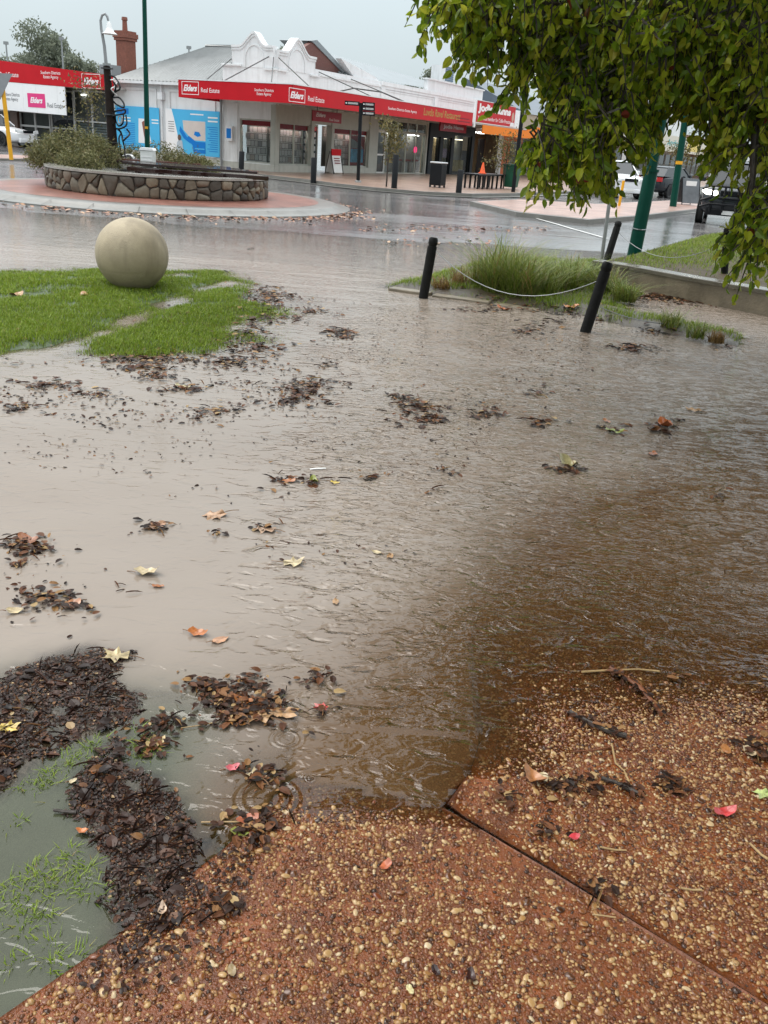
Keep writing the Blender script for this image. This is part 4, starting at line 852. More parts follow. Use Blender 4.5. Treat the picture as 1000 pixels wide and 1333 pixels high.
fbox(MB(), 'L', 11.2, 11.6, -.28, -.2, 2.75, 2.8).build('ceiling_lamp', M_lampw, lb)
MB().box(1.7, 2.35, 10.0, 10.65, 3.4, 5.3).build('chimney', M_terracotta, lb); ch = MB(); ch.box(1.64, 2.41, 9.94, 10.71, 5.301, 5.42); ch.box(1.60, 2.45, 9.90, 10.75, 5.421, 5.62); ch.box(1.66, 2.39, 9.96, 10.69, 5.621, 5.72); ch.build('chimney_cap', M_terracotta, lb)
MB().lathe([(0.13, 0), (0.11, .45), (0.15, .47), (0.13, .6)], 10, (2.02, 10.33, 5.721)).build('chimney_pot', M_terracotta, lb)
vb = MB()
for k in range(8): fbox(vb, 'L', 9.7, 11.9, -.24, -.22, .6 + k * .12, .65 + k * .12 + .03)
vb.build('blind', mat('grey_blind', (.30, .33, .33), .5, .2, 5), lb)
fbox(MB(), 'L', 9.9, 10.7, -1.2, -.6, 3.68, 4.15).build('roof_box', M_signback, lb)

# ================================================================== BUILDINGS FURTHER UP THE RIGHT STREET
def shop(label, u0, u1, h, wallm, fascm, parts):
    t = thing('street_shop', label, 'building', BW(u0, 0, 0), BA); L_ = u1 - u0
    fbox(MB(), 'R', 0, L_, -8, -.3, 0, h).build('wall', wallm, t)
    fbox(MB(), 'R', 0, L_, -.29, DV, 2.9, 3.0).build('verandah_roof', M_soffit, t)
    fbox(MB(), 'R', 0.02, L_ - .02, DV + .001, DV + .06, parts[0], parts[1]).build('fascia', fascm, t)
    n_ = max(1, int(L_ / 3))
    for k in range(n_): window(t, 'R', k * L_ / n_ + .3, (k + 1) * L_ / n_ - .2, .35, 2.6, 1, 'dark', M_alu, .06, d=-.2, back=M_intd)
    return t
s1 = shop('low shop with grey sloping roof beyond the orange shop, mostly behind foliage', 30, 42, 4.2, mat('tan_wall', (.34, .27, .2), .6, .1, 2), M_dred, (2.7, 3.3))
MB().add([(0, .2, 4.2), (12, .2, 4.2), (12, 5, 6.3), (0, 5, 6.3)], [(0, 1, 2, 3)]).build('roof', M_roofd, s1); MB().add([(0.0, 0, 4.2), (0, 5, 6.3), (0, 5, 4.2)], [(0, 1, 2)]).build('roof_gable', M_roofd, s1)
shop('pale shop with cream verandah beyond the low grey roofed shop', 42.2, 58, 5.2, mat('cream_wall', (.52, .48, .4), .6, .1, 2), M_soffit, (2.8, 3.5))
s3 = shop('two storey white shop with cream awning sign and dark upper windows far up the street', 61, 86, 7.6, M_white2, mat('cream_fascia', (.66, .64, .55), .5, .05), (2.75, 4.25))
fbox(MB(), 'R', 1.5, 9.0, -.28, -.2, 4.9, 7.2).build('upper_window', M_glassd, s3)
for u in (3.4, 5.3, 7.2): fbox(MB(), 'R', u, u + .12, -.199, -.15, 4.9, 7.2).build('mullion', M_black, s3)
text('Anglo', 'R', 4.8, DV + .06, 3.5, 5.2, .8, mat('teal_letter', (.01, .32, .34), .4, .05), s3, .1, .02); fbox(MB(), 'R', 12.5, 19.5, DV + .061, DV + .07, 3.0, 4.0).build('yellow_panel', mat('yellow_panel', (.72, .56, .12), .4, .05), s3)
shop('brown brick shop at the far end of the street', 86.5, 118, 5.0, M_terracotta, M_brown, (2.7, 3.6)); shop('long pale shop row closing the view up the street', 118.5, 170, 5.5, mat('cream_wall2', (.42, .4, .36), .6, .1, 2), M_white2, (2.7, 3.4))

# ================================================================== THE ROUNDABOUT'S STONE ISLAND
def clip_poly(P, nx, ny, c):
    out = []
    for i in range(len(P)):
        a = P[i]; b_ = P[(i + 1) % len(P)]; da = a[0] * nx + a[1] * ny - c; db = b_[0] * nx + b_[1] * ny - c
        if da <= 0: out.append(a)
        if (da < 0) != (db < 0) and abs(da - db) > 1e-9:
            t = da / (da - db); out.append((a[0] + (b_[0] - a[0]) * t, a[1] + (b_[1] - a[1]) * t))
    return out
M_stone = island_mat('field_stone', [(0, (0.05, 0.043, 0.036)), (0.25, (0.10, 0.085, 0.066)), (0.45, (0.17, 0.145, 0.105)), (0.62, (0.075, 0.064, 0.052)), (0.8, (0.25, 0.205, 0.14)), (1, (0.13, 0.10, 0.08))], 0.5, obj=True, bump=0.012, bs=35)
sw = thing('stone_wall', 'round brown field stone wall with a flat concrete top on the roundabout', 'wall', (*RC, 0))
ZB, ZT = 0.155, 0.60
MB().lathe([(R_WALL - .3, ZB - .1), (R_WALL - .03, ZB - .1), (R_WALL - .03, ZT - .001), (R_WALL - .3, ZT - .001)], 72, close=True).build('mortar_core', mat('wall_mortar', (0.045, 0.038, 0.032), .6, .3, 9), sw)
MB().lathe([(R_WALL - .36, ZT), (R_WALL + .03, ZT), (R_WALL + .035, ZT + .045), (R_WALL - .36, ZT + .05)], 72, close=True).build('coping', mat('wet_cap', (.34, .33, .30), .12, .2, 3, bump=.004, bs=30), sw, True)
a0, a1 = rad(150), rad(395); s0, s1 = a0 * R_WALL, a1 * R_WALL
seeds = []
q = s0
while q < s1:
    wd = random.uniform(0.13, 0.36); k = random.choice((1, 2, 2, 3, 3)); z = ZB
    for j in range(k): seeds.append((q + wd / 2 + random.uniform(-.09, .09), ZB + (ZT - ZB) * (j + .5) / k + random.uniform(-.06, .06)))
    q += wd
for i, (x, y) in enumerate(seeds):
    P = [(x - .5, ZB), (x + .5, ZB), (x + .5, ZT - .004), (x - .5, ZT - .004)]
    for j, (x2, y2) in enumerate(seeds):
        if j == i or abs(x2 - x) > 1: continue
        nx, ny = x2 - x, y2 - y; l = math.hypot(nx, ny)
        if l < 1e-6: continue
        nx /= l; ny /= l; P = clip_poly(P, nx, ny, (x + x2) / 2 * nx + (y + y2) / 2 * ny - 0.007)
        if len(P) < 3: break
    if len(P) < 3: continue
    R3 = []
    for t in range(len(P)):                                   # soften the corners
        a = P[t]; b_ = P[(t + 1) % len(P)]
        for w_ in (0.18, 0.82): R3.append((a[0] + (b_[0] - a[0]) * w_, a[1] + (b_[1] - a[1]) * w_))
    n = len(R3); cx = sum(p[0] for p in R3) / n; cy = sum(p[1] for p in R3) / n; vs = []
    for f_, o in ((1.0, -.02), (1.0, .012), (.86, random.uniform(.03, .045)), (.5, random.uniform(.04, .065))):
        for p in R3:
            s_ = cx + (p[0] - cx) * f_; z = cy + (p[1] - cy) * f_; r = R_WALL - .03 + o + random.uniform(-.006, .006); vs.append((r * math.cos(s_ / R_WALL), r * math.sin(s_ / R_WALL), z))
    fs = [(k * n + t, k * n + (t + 1) % n, (k + 1) * n + (t + 1) % n, (k + 1) * n + t) for k in range(3) for t in range(n)] + [tuple(range(3 * n, 4 * n))]
    MB().add(vs, fs).build('stone', M_stone, sw, True)
MB().lathe([(0.01, 0.48), (R_WALL - .3, 0.48), (R_WALL - .3, .53), (0.01, .56)], 48, (*RC, 0)).build('island_soil', M_soil, kind='structure')
MB().lathe([(R_WALL - 1.5, .561), (R_WALL - .33, .535), (R_WALL - .33, .60), (R_WALL - 1.5, .60)], 48, (*RC, 0), close=True).build('island_paving', mat('island_conc', (.30, .30, .29), .1, .2, 2), kind='structure')
# dark timber seat of radiating planks
tb = thing('timber_seat', 'dark wet timber seat of long planks on the stone roundabout island', 'bench', (0, 0, 0))
pA, pB = atY(158, 212, 22.3), atY(297, 222, 23.2)
def plank(p, q, wd, th, m=M_bench, name='plank'):
    p, q = Vector(p), Vector(q); t = (q - p); t.z = 0; t.normalize(); nn = Vector((-t.y, t.x, 0)) * wd / 2; z = Vector((0, 0, th))
    vs = [p - nn, q - nn, q + nn, p + nn]; return MB().add([v - z for v in vs] + vs, [(0, 3, 2, 1), (4, 5, 6, 7), (0, 1, 5, 4), (1, 2, 6, 5), (2, 3, 7, 6), (3, 0, 4, 7)]).build(name, m, tb, bevel=.006)
for k in range(4):
    a = atY(152 + 8 * k, 213 + 2.2 * k, 23.3 - .30 * k); c = atY(300 + 12 * k, 221.5 + 2.0 * k, 24.1 - .55 * k); a.z = c.z = 0.80; plank(a, c, 0.2, .06)
for k in range(6):
    a = atY(168 + 29 * k, 221 + 2.1 * k, 22.0); c = atY(205 + 29 * k, 224 + 1.6 * k, 21.55 + .1 * k); a.z = c.z = 0.725; plank(a, c, .13, .09, name='bearer')
pp = atY(150, 212, 24.0); qq = atY(262, 214, 24.4); pp.z = qq.z = .82; plank(pp, qq, .5, .06, mat('red_wet_timber', (.10, .035, .025), .15, .25, 5), 'back_plank')
for k in range(5):
    a = atY(180 + 30 * k, 222 + 1.5 * k, 22.3); MB().box(a.x - .06, a.x + .06, a.y - .06, a.y + .06, .55, .66).build('support', M_bench, tb)
# lamp post with crook and bell shade
Yl = 24.4; lp = atY(147, 207, Yl); lp.z = .53
pz = lambda x, y: atY(x, y, Yl) - lp
la = thing('lamp_post', 'dark timber lamp post with curled steel crook and white bell shade, stone island', 'lamp post', lp)
MB().tube([(0, 0, 0), pz(147, 190), pz(139, 86)], [.16, .13, .085], 10).build('post', M_postwood, la, True); MB().lathe([(.10, 0), (.10, .05), (.095, .05), (.095, 0)], 12, pz(139, 84) - Vector((0, 0, .02)), close=True).build('collar', M_steel, la)
MB().tube([pz(138.5, 86), pz(136, 60), pz(132, 38), pz(131, 27), pz(133, 20), pz(137, 18), pz(140, 22), pz(141, 27)], [.045, .04, .035, .032, .03, .03, .03, .025], 8).build('crook', M_signback, la, True)
sp = pz(142, 28); MB().lathe([(.02, 0), (.05, -.04), (.065, -.12), (.11, -.22), (.19, -.27), (.185, -.28), (.10, -.24), (.02, -.05)], 18, sp).build('lamp_shade', mat('white_enamel', (.75, .76, .76), .25, .03), la, True)
for k in (90, 150, 186): MB().lathe([(.155, 0), (.155, .03), (.12, .03), (.12, 0)], 10, pz(147 - (207 - k) * .066, k), close=True).build('band', M_dsteel, la)
# wire sculpture of looping figures
ws = thing('wire_sculpture', 'black and pale wire sculpture of looping figures climbing beside the lamp post', 'sculpture', lp + Vector((.25, -.1, 0)))
pzz = lambda x, y, d=0: atY(x, y, Yl - .1 + d) - lp - Vector((.25, -.1, 0))
def loop(name, pts, m, r=.022):
    P = []
    for i in range(len(pts) - 1):
        p0, p1, p2, p3 = [Vector(pts[max(0, min(len(pts) - 1, i + k))]) for k in (-1, 0, 1, 2)]
        for t in np.linspace(0, 1, 5)[:-1]: P.append(0.5 * ((2 * p1) + (p2 - p0) * t + (2 * p0 - 5 * p1 + 4 * p2 - p3) * t * t + (3 * p1 - p0 - 3 * p2 + p3) * t ** 3))
    P.append(Vector(pts[-1])); MB().tube(P, r, 6).build(name, m, ws, True)
Z = lambda L_: [pzz(x, y, .12 * math.sin(i * 1.7)) for i, (x, y) in enumerate(L_)]
loop('figure_wire', Z([(143, 98), (150, 101), (155, 108), (156, 116), (150, 120), (146, 128), (151, 113), (147, 106)]), M_black); loop('figure_wire', Z([(148, 127), (155, 127), (161, 134), (161, 140), (152, 136), (147, 131)]), M_black)
loop('figure_wire', Z([(146, 148), (150, 145), (160, 143), (163, 143), (162, 148), (150, 150), (146, 151)]), M_black); loop('figure_wire', Z([(150, 150), (151, 158), (155, 164), (160, 160), (161, 149)]), M_black)
loop('figure_wire', Z([(147, 160), (149, 167), (158, 167), (165, 162), (164, 150)]), M_black); loop('figure_wire', Z([(155, 168), (159, 176), (160, 183), (164, 180), (169, 174), (165, 168)]), M_black); loop('figure_wire', Z([(160, 183), (162, 192), (163, 204)]), M_black)
loop('figure_wire', Z([(153, 168), (158, 173), (155, 180), (157, 196), (158, 206)]), M_black); loop('figure_wire', Z([(154, 152), (158, 152), (158, 159), (155, 160), (154, 153)]), M_steel, .016); loop('figure_wire', Z([(144, 104), (152, 104), (150, 112), (145, 116), (152, 124)]), M_letter, .014)
loop('figure_wire', Z([(160, 205), (166, 203), (172, 204), (175, 208)]), M_steel, .05)
MB().box(-.3, .3, -.2, .2, -.02, .05).build('base', M_concd, ws)
ub = thing('utility_box', 'small white ribbed utility box standing behind the timber seat on the island', 'utility box', Vector((atY(193, 208, 23.75).x, 23.75, .62)))
MB().box(-.165, .165, -.14, .14, 0, .44).build('box', mat('white_plastic', (.70, .72, .70), .4, .04), ub, bevel=.02); MB().add(*(lambda b: (b.v, b.f))(MB().ext([(-.18, -.16, .441), (.18, -.16, .441), (.15, -.16, .50), (-.15, -.16, .50)], (0, .32, 0)))).build('lid', M_letter, ub)
for z in (.12, .2, .28): MB().box(-.14, .14, -.146, -.1401, z, z + .025).build('rib', M_letter, ub)
gp = thing('light_pole', 'slim dark green light pole rising from the stone island past the blue murals', 'light pole', Vector((atY(192, 205, 25.1).x, 25.1, .5)))
tp = atY(188, 0, 25.1) - Vector(gp.location); MB().tube([(0, 0, 0), tp, tp + Vector((0, 0, 3))], [.072, .055, .05], 10).build('pole', M_green, gp, True); MB().box(-.02, .06, -.075, -.06, 1.05, 1.11).build('tag', M_yellow, gp)

# ---------------------------------------------------------------- leaves, shrubs, trees
def rot_frame(n, down=0.0, up=None):
    """n random unit axes a (length), b (width)"""
    a = rng.normal(size=(n, 3)); a[:, 2] -= down * 1.6
    if up is not None: a += up
    a /= np.linalg.norm(a, axis=1)[:, None]; c = rng.normal(size=(n, 3)); b_ = np.cross(a, c); b_ /= np.linalg.norm(b_, axis=1)[:, None]; return a, b_, np.cross(a, b_)
def leaf_cloud(P, size, down=0.8, wr=0.62, var=0.3, fold=0.18, axes=None):
    """pointed heart-shaped leaves, four triangles each, folded along the midrib"""
    n = len(P); a, b_, c = axes if axes is not None else rot_frame(n, down); s = (size * rng.uniform(1 - var, 1 + var, n))[:, None]; w = s * wr * 0.5
    base = P; tip = P + a * s - c * s * 0.10; mid = P + a * s * 0.42 ; l = mid - a * s * .06 + b_ * w + c * s * fold; r = mid - a * s * .06 - b_ * w + c * s * fold; 
    l2 = mid + a * s * .26 + b_ * w * .78 + c * s * fold * .5; r2 = mid + a * s * .26 - b_ * w * .78 + c * s * fold * .5; b1 = base + a * s * .04 + b_ * w * .62 + c * s * fold * .7; b2 = base + a * s * .04 - b_ * w * .62 + c * s * fold * .7
    V = np.stack([base, l, mid + a * s * .1, tip, r, l2, r2, b1, b2], 1).reshape(-1, 3); k = (np.arange(n) * 9)[:, None]
    F = np.concatenate([k + q for q in ([0, 7, 2], [7, 1, 2], [1, 5, 2], [5, 3, 2], [0, 2, 8], [8, 2, 4], [4, 2, 6], [6, 2, 3])]); return V, F
def quads_cloud(P, size, var=0.4, asp=0.5, down=0.3):
    n = len(P); a, b_, c = rot_frame(n, down); s = (size * rng.uniform(1 - var, 1 + var, n))[:, None]; w = s * asp * .5
    V = np.stack([P, P + a * s * .5 + b_ * w, P + a * s, P + a * s * .5 - b_ * w], 1).reshape(-1, 3); k = (np.arange(n) * 4)[:, None]; return V, k + [0, 1, 2, 3]
M_leaf = island_mat('wet_tree_leaf', [(0, (0.085, 0.15, 0.012)), (0.3, (0.175, 0.265, 0.018)), (0.55, (0.28, 0.36, 0.022)), (0.8, (0.40, 0.44, 0.032)), (0.988, (0.50, 0.48, 0.06)), (0.995, (0.16, 0.05, 0.02)), (1, (0.22, 0.035, 0.025))], 0.3, 0.55, bs=25)
M_euc = island_mat('hazed_gum_leaf', [(0, (0.11, 0.13, 0.095)), (0.5, (0.18, 0.205, 0.15)), (1, (0.25, 0.27, 0.20))], 0.7, 0.4, bs=2)  # leaf colours lightened to paint in the distance haze
M_shrub = island_mat('shrub_leaf', [(0, (0.06, 0.065, 0.024)), (0.5, (0.13, 0.13, 0.05)), (0.85, (0.19, 0.18, 0.075)), (1, (0.22, 0.17, 0.085))], 0.6, 0.25, bs=9)
M_sap = island_mat('sapling_leaf', [(0, (0.05, 0.05, 0.015)), (0.5, (0.13, 0.12, 0.04)), (1, (0.24, 0.18, 0.07))], 0.5, 0.3, bs=9)
def in_ell(n, c, r, shell=0.5):
    d = rng.normal(size=(n, 3)); d /= np.linalg.norm(d, axis=1)[:, None]; t = rng.uniform(shell ** 3, 1, n) ** (1 / 3); return np.array(c) + d * t[:, None] * np.array(r)
def shrub(x, y, z, r, h, label, group):
    t = thing('shrub', label, 'shrub', (x, y, z), random.uniform(0, 6), group); P = in_ell(int(1100 * r), (0, 0, h * .45), (r, r, h * .62), .55); P = P[P[:, 2] > 0]
    k = fbm(P[:, 0] * 1.0 + x * 3, P[:, 1] + P[:, 2], 3.5, 3, 5); P = P[k > .40]
    a = rng.normal(size=(len(P), 3)) * .6 + (P - [0, 0, 0]) * [1.1, 1.1, .6]; a /= np.linalg.norm(a, axis=1)[:, None]
    # each point is a short sprig of narrow leaves
    Q = np.repeat(P, 6, 0) + np.repeat(a, 6, 0) * np.tile(np.linspace(0, .2, 6), len(P))[:, None]; V, F = quads_cloud(Q, .085, .4, .28); link('foliage', fast_mesh('foliage', V, F, [M_shrub]), t)
    st = MB()
    for q in range(5):
        w_ = random.uniform(0, 6.28); st.tube([(0, 0, -.05), (r * .3 * math.cos(w_), r * .3 * math.sin(w_), h * .5)], .015, 5)
    st.build('stem', M_bark, t)
for (px, py, Y, r, h, lab) in [(72, 214, 22.8, .62, .62, 'olive shrub spilling over the front left edge of the stone island wall'), (98, 207, 23.7, .75, .85, 'tallest olive shrub, in the middle of the mound left of the lamp post'), (125, 214, 23.3, .6, .72, 'olive shrub just left of the lamp post foot on the stone island'), (105, 218, 22.0, .5, .45, 'small low olive shrub at the front of the mound, just above the stones'), (135, 208, 24.9, .5, .6, 'olive shrub directly behind the foot of the lamp post'), (66, 212, 23.6, .5, .5, 'leftmost olive shrub at the far left end of the stone island')]:
    p = atY(px, py, Y); shrub(p.x, Y, .53, r, h, lab, 'shrubs left of the lamp post')
for (px, py, Y, r, h, lab) in [(176, 208, 25.2, .4, .5, 'small olive shrub between the lamp post and the slim green light pole'), (215, 208, 24.9, .55, .62, 'olive shrub just right of the white utility box'), (242, 211, 24.6, .55, .5, 'middle olive shrub of the row behind the timber seat'), (263, 215, 24.5, .45, .36, 'lowest olive shrub, at the right end of the row behind the timber seat')]:
    p = atY(px, py, Y); shrub(p.x, Y, .53, r, h, lab, 'shrubs behind the timber seat')
def limb_tree(t, h, spread, nb, seed, r0=.05, lean=0):
    rr = random.Random(seed); mb = MB(); tips = []
    mb.tube([(0, 0, -.1), (lean * .4, 0, h * .4), (lean, 0, h * .95)], [r0, r0 * .7, r0 * .2], 7); mb.build('trunk', M_bark, t, True)
    for k in range(nb):
        z = h * rr.uniform(.35, .92); a = rr.uniform(0, 6.28); l = spread * rr.uniform(.5, 1) * (1.15 - z / h * .6); p0 = Vector((lean * z / h, 0, z)); p1 = p0 + Vector((math.cos(a) * l * .5, math.sin(a) * l * .5, l * .35)); p2 = p0 + Vector((math.cos(a) * l, math.sin(a) * l, l * rr.uniform(.3, .9)))
        MB().tube([p0, p1, p2], [r0 * .35, r0 * .25, r0 * .08], 5).build('branch', M_bark, t); tips += [p0.lerp(p1, .6), p1, p1.lerp(p2, .5), p2]
    return tips
# thin saplings on the pavements
def sapling(label, base, h, spread, n, seed, size=.10):
    t = thing('sapling', label, 'tree', base); tips = limb_tree(t, h, spread, 11, seed, .035); T_ = np.array([tips[i % len(tips)][:] for i in range(n)]) + rng.normal(0, spread * .17, (n, 3))
    V, F = quads_cloud(T_, size, .4, .5, .5); link('crown', fast_mesh('crown', V, F, [M_sap]), t); return t
p = atY(117, 195, 33.0); sapling('spindly half bare sapling in front of the white signboard behind the island shrubs', (p.x, 33, .1), 3.0, 1.05, 520, 3, .09)
p = G(503, 243, .13); sapling('small pale leaved street tree in front of the restaurant windows', (p.x, p.y, .13), 2.35, .75, 900, 5, .10)
p = G(655, 246, .13); sapling('small yellow green street tree in front of the orange shop', (p.x, p.y, .13), 2.3, .95, 800, 9, .10)
p = BW(52, -6.5, .13); sapling('yellow green street tree far up the street below the cream awning sign', p, 3.6, 1.8, 900, 11, .2); sapling('rounded yellow green street tree further up the street past the cream awning', BW(66, -7, .13), 3.4, 2.0, 900, 12, .2)
# gum trees on the skyline
def gum(label, x, y, z0, h, w, seed, n=2600, nl=7, q=.36):
    t = thing('gum_tree', label, 'tree', (x, y, z0)); rr = random.Random(seed); mb = MB(); mb.tube([(0, 0, -1), (rr.uniform(-.4, .4), 0, h * .5), (rr.uniform(-.8, .8), 0, h * .85)], [.35, .25, .1], 8).build('trunk', mat('gum_bark', (.14, .12, .10), .6, .3, 2), t); P = []
    for k in range(nl):
        a = rr.uniform(0, 6.28); d = w * rr.uniform(.15, .72); c = (math.cos(a) * d, math.sin(a) * d, h * rr.uniform(.52, .93)); r_ = w * rr.uniform(.24, .42); P.append(in_ell(n // nl, c, (r_, r_, r_ * .7), .35)); MB().tube([(0, 0, h * .35), (c[0] * .5, c[1] * .5, c[2] * .75), c], [.16, .1, .04], 5).build('limb', mat('gum_bark', (.14, .12, .10), .6, .3, 2), t)
    P = np.vstack(P); P = P[fbm(P[:, 0], P[:, 1] + P[:, 2] * 1.3, .8, 3, seed) > .40]; V, F = quads_cloud(np.repeat(P, 3, 0) + rng.normal(0, .22, (len(P) * 3, 3)), q, .4, .45, .5); link('crown', fast_mesh('crown', V, F, [M_euc]), t)
gum('broad grey green gum tree behind the red roofed office on the left skyline', -39, 104, 0, 10.2, 5.6, 1, 4200, 10); gum('smaller rounded gum tree at the right edge of the left skyline clump', -33.5, 98, 0, 7.4, 2.6, 2, 1500, 5); gum('low dark gum tree at the far left of the skyline', -45, 108, 0, 8.3, 3.6, 3, 2000, 6)
gum('thin open gum tree right of the brick chimney', -24.6, 104, 0, 9.3, 2.2, 4, 620, 5); gum('gum tree showing between the two curly gables', -14.4, 108, 0, 11.2, 3.2, 6, 1500, 5); gum('sparse gum tree behind the pale roof beside the air conditioner', 1.0, 102, 0, 10.6, 2.6, 8, 900, 6)
for (x, y, yb) in [(80, 52, 95), (8, 58, 95), (246, 64, 100)]:
    p = atY(x, y, 88); t = thing('flood_light_mast', {80: 'slim grey mast standing in front of the broad gum tree', 8: 'slim grey mast at the far left above the red fascia', 246: 'short slim mast rising above the grey hip roof'}[x], 'mast', (p.x, 88, 0)); MB().tube([(0, 0, 0), (0, 0, p.z)], [.12, .07], 6).build('pole', M_steel, t); MB().box(-.2, .2, -.1, .1, p.z, p.z + .25).build('lamp_head', M_steel, t)

# ================================================================== STREET FURNITURE
def bollard(label, base, top, r, cap=True, m=M_blackwood, group=None):
    b0 = Vector(base); t = thing('bollard', label, 'bollard', b0, 0, group); v = Vector(top) - b0; u = v.normalized()
    if cap:
        MB().tube([-u * .25, v - u * .10], [r, r], 14).build('post', m, t, True); MB().tube([v - u * .10, v - u * .085, v - u * .07, v - u * .02, v], [r * .86, r * .86, r, r * .96, r * .7], 14).build('cap', m, t, True)
    else: MB().tube([-u * .1, v - u * .03, v], [r, r, r * .8], 12).build('post', m, t, True)
    return t
bb = G(551, 388); bt_ = atY(565, 309, bb.y + .02); bollard('black timber bollard standing in flood water at the tip of the garden bed', bb, bt_, .055)
bb2 = G(762, 432); bt2 = atY(792, 341, bb2.y + .03); bollard('nearest and most leaning black timber bollard, standing in flood water below the tree', bb2, bt2, .056)
bb3 = atY(790, 347, 14.6); bb3.z = .25; bt3 = atY(806, 288, 14.7); bollard('black timber bollard at the start of the retaining wall, behind the nearest leaning one', bb3, bt3, .056)
bb4 = atY(941, 366, 12.9); bb4.z = .26; bt4 = atY(947, 296, 12.9); bollard('black bollard on the raised lawn half hidden by the lowest tree leaves', bb4, bt4, .05)
for lab, (x0, y0, x1, y1) in {'black pavement bollard beside the blue mural near the shop corner': (314, 224, 315, 197), 'black pavement bollard in front of the shop door': (408, 235, 409, 205), 'black pavement bollard beside the small pale street tree': (513, 245, 516, 201), 'black pavement bollard between the bin and the picnic table': (597, 251, 600, 221)}.items():
    p = G(x0, y0, .13); bollard(lab, p, atY(x1, y1, p.y), .11, False, M_black)
def cable(name, label, a, b_, sag, r=.0045):
    a, b_ = Vector(a), Vector(b_); t = thing(name, label, 'cable', a); MB().tube([(b_ - a) * k - Vector((0, 0, 4 * sag * k * (1 - k))) for k in np.linspace(0, 1, 15)], r, 5).build('cable', M_signback, t, True)
cable('sagging_cable', 'thin grey cable sagging across the strappy grass between two black timber bollards', bt_ - Vector((0, 0, .12)), bt2 - Vector((0, 0, .15)), .34)
cable('sagging_cable', 'thin grey cable running from behind the thick green pole to the lawn bollard', bt3 - Vector((0, 0, .15)), bt4 - Vector((0, 0, .2)), .3)
cable('sagging_cable', 'thin grey cable slanting down from the leaning bollard to the flooded garden edge', bt2 - Vector((0, 0, .45)), G(890, 428) + Vector((0, 0, .05)), .05)
# stone ball
sb = thing('stone_ball', 'large beige stone ball sitting on the flooded lawn', 'stone ball', (*G(174, 375)[:2], .355))
mball = mat('ball_stone', (0.36, 0.295, 0.195), .55, .12, 6, bump=.006, bs=90, grime=.6)
mb = MB(); mb.lathe([(max(.0005, (.382 * math.cos(t)) * (1 - .004 * (abs(t + .42) < .012))), (.382 * math.sin(t))) for t in sorted(list(np.linspace(-1.57, 1.57, 60)) + [-.42, -.426, -.414])], 96); mb.build('ball', mball, sb, True)
# direction sign
p = G(466, 242, .0); ds = thing('finger_sign', 'black pole with small black direction fingers in front of the red verandah', 'sign', p)
tpz = atY(470, 134, p.y) - p; MB().tube([(0, 0, 0), tpz], .07, 10).build('pole', M_black, ds, True); MB().lathe([(.13, 0), (.13, .2), (.1, .22), (.1, 0)], 10, (0, 0, -.02), close=True).build('foot', M_steel, ds)
M_ink = mat('white_ink', (.75, .75, .75), .4, .05)
for k, (x0, y0, x1, y1) in enumerate([(449, 132, 468, 137), (472, 133, 488, 139), (472, 139, 488, 144.5), (472, 145, 488, 150.5)]):
    a = atY(x0, y0, p.y - .05 - .0 * k) - p; c = atY(x1, y1, p.y - .05) - p; zc = (a.z + c.z) / 2
    f_ = MB().box(a.x, c.x, -.07, -.03, zc - .075, zc + .075).build('finger', M_black, ds); MB().box(a.x + .12, c.x - .05, -.074, -.0705, zc - .03, zc + .035).build('lettering_band', mat('white_ink_print', (.40, .40, .40), .4, .8, 60), f_)
    MB().ext([(a.x + .06, -.0705, zc - .03), (a.x + .10, -.0705, zc), (a.x + .06, -.0705, zc + .03), (a.x + .02, -.0705, zc)], (0, -.004, 0)).build('arrow', M_ink, f_)
# A-frame boards
def aframe(label, base, rz, w, h, header, m=M_paper, head=True):
    t = thing('a_frame_sign', label, 'sign', base, rz)
    for s in (-1, 1):
        pn = MB(); pn.add([(-w, s * .28, .06), (w, s * .28, .06), (w, s * .25, .06), (-w, s * .25, .06), (-w, s * .05, h), (w, s * .05, h), (w, s * .02, h), (-w, s * .02, h)], [(0, 1, 2, 3), (4, 7, 6, 5), (0, 4, 5, 1), (1, 5, 6, 2), (2, 6, 7, 3), (3, 7, 4, 0)]); pn.build('board', m, t)
        for q in (-1, 1): MB().tube([(q * w, s * .30, 0), (q * w, s * .035, h + .02)], .022, 5).build('leg', M_black, t)
    if head: MB().box(-w, w, -.10, -.055, h - .16, h + .12).build('header', header, t)
    return t
p = G(435, 226, .14); af = aframe('white a-frame board with a red top standing by the agency door', p, BA - .25, .30, .95, M_red)
for k in range(3): MB().box(-.18, .18, -.215 + .035 * k, -.20 + .035 * k, .45 + .1 * k, .49 + .1 * k).build('lettering_band', M_dred, af)
p = G(893, 266, .14); af = aframe('black framed a-frame board by the green pole on the traffic island', p, rad(20), .42, 1.0, M_black, mat('slate_board', (.10, .11, .12), .4, .3, 3), False); MB().box(-.25, .25, -.12, -.075, .72, .9).build('poster', M_paper, af)
# litter bin
p = G(569, 244, .13); bn = thing('litter_bin', 'black square litter bin with a pale lid in front of the charcoal shop', 'bin', p, BA)
MB().box(-.37, .37, -.37, .37, .10, 1.05).build('body', M_black, bn, bevel=.03); MB().box(-.40, .40, -.40, .40, 1.09, 1.16).build('lid', mat('pale_lid', (.5, .52, .54), .3, .1), bn, bevel=.03); MB().box(-.36, .36, -.32, .32, 1.051, 1.089).build('neck', M_black, bn)
for q in (-.31, .31):
    for s in (-.31, .31): MB().box(q - .05, q + .05, s - .05, s + .05, 0, .099).build('foot', M_dsteel, bn)
bn.scale = (.68, .68, .82)
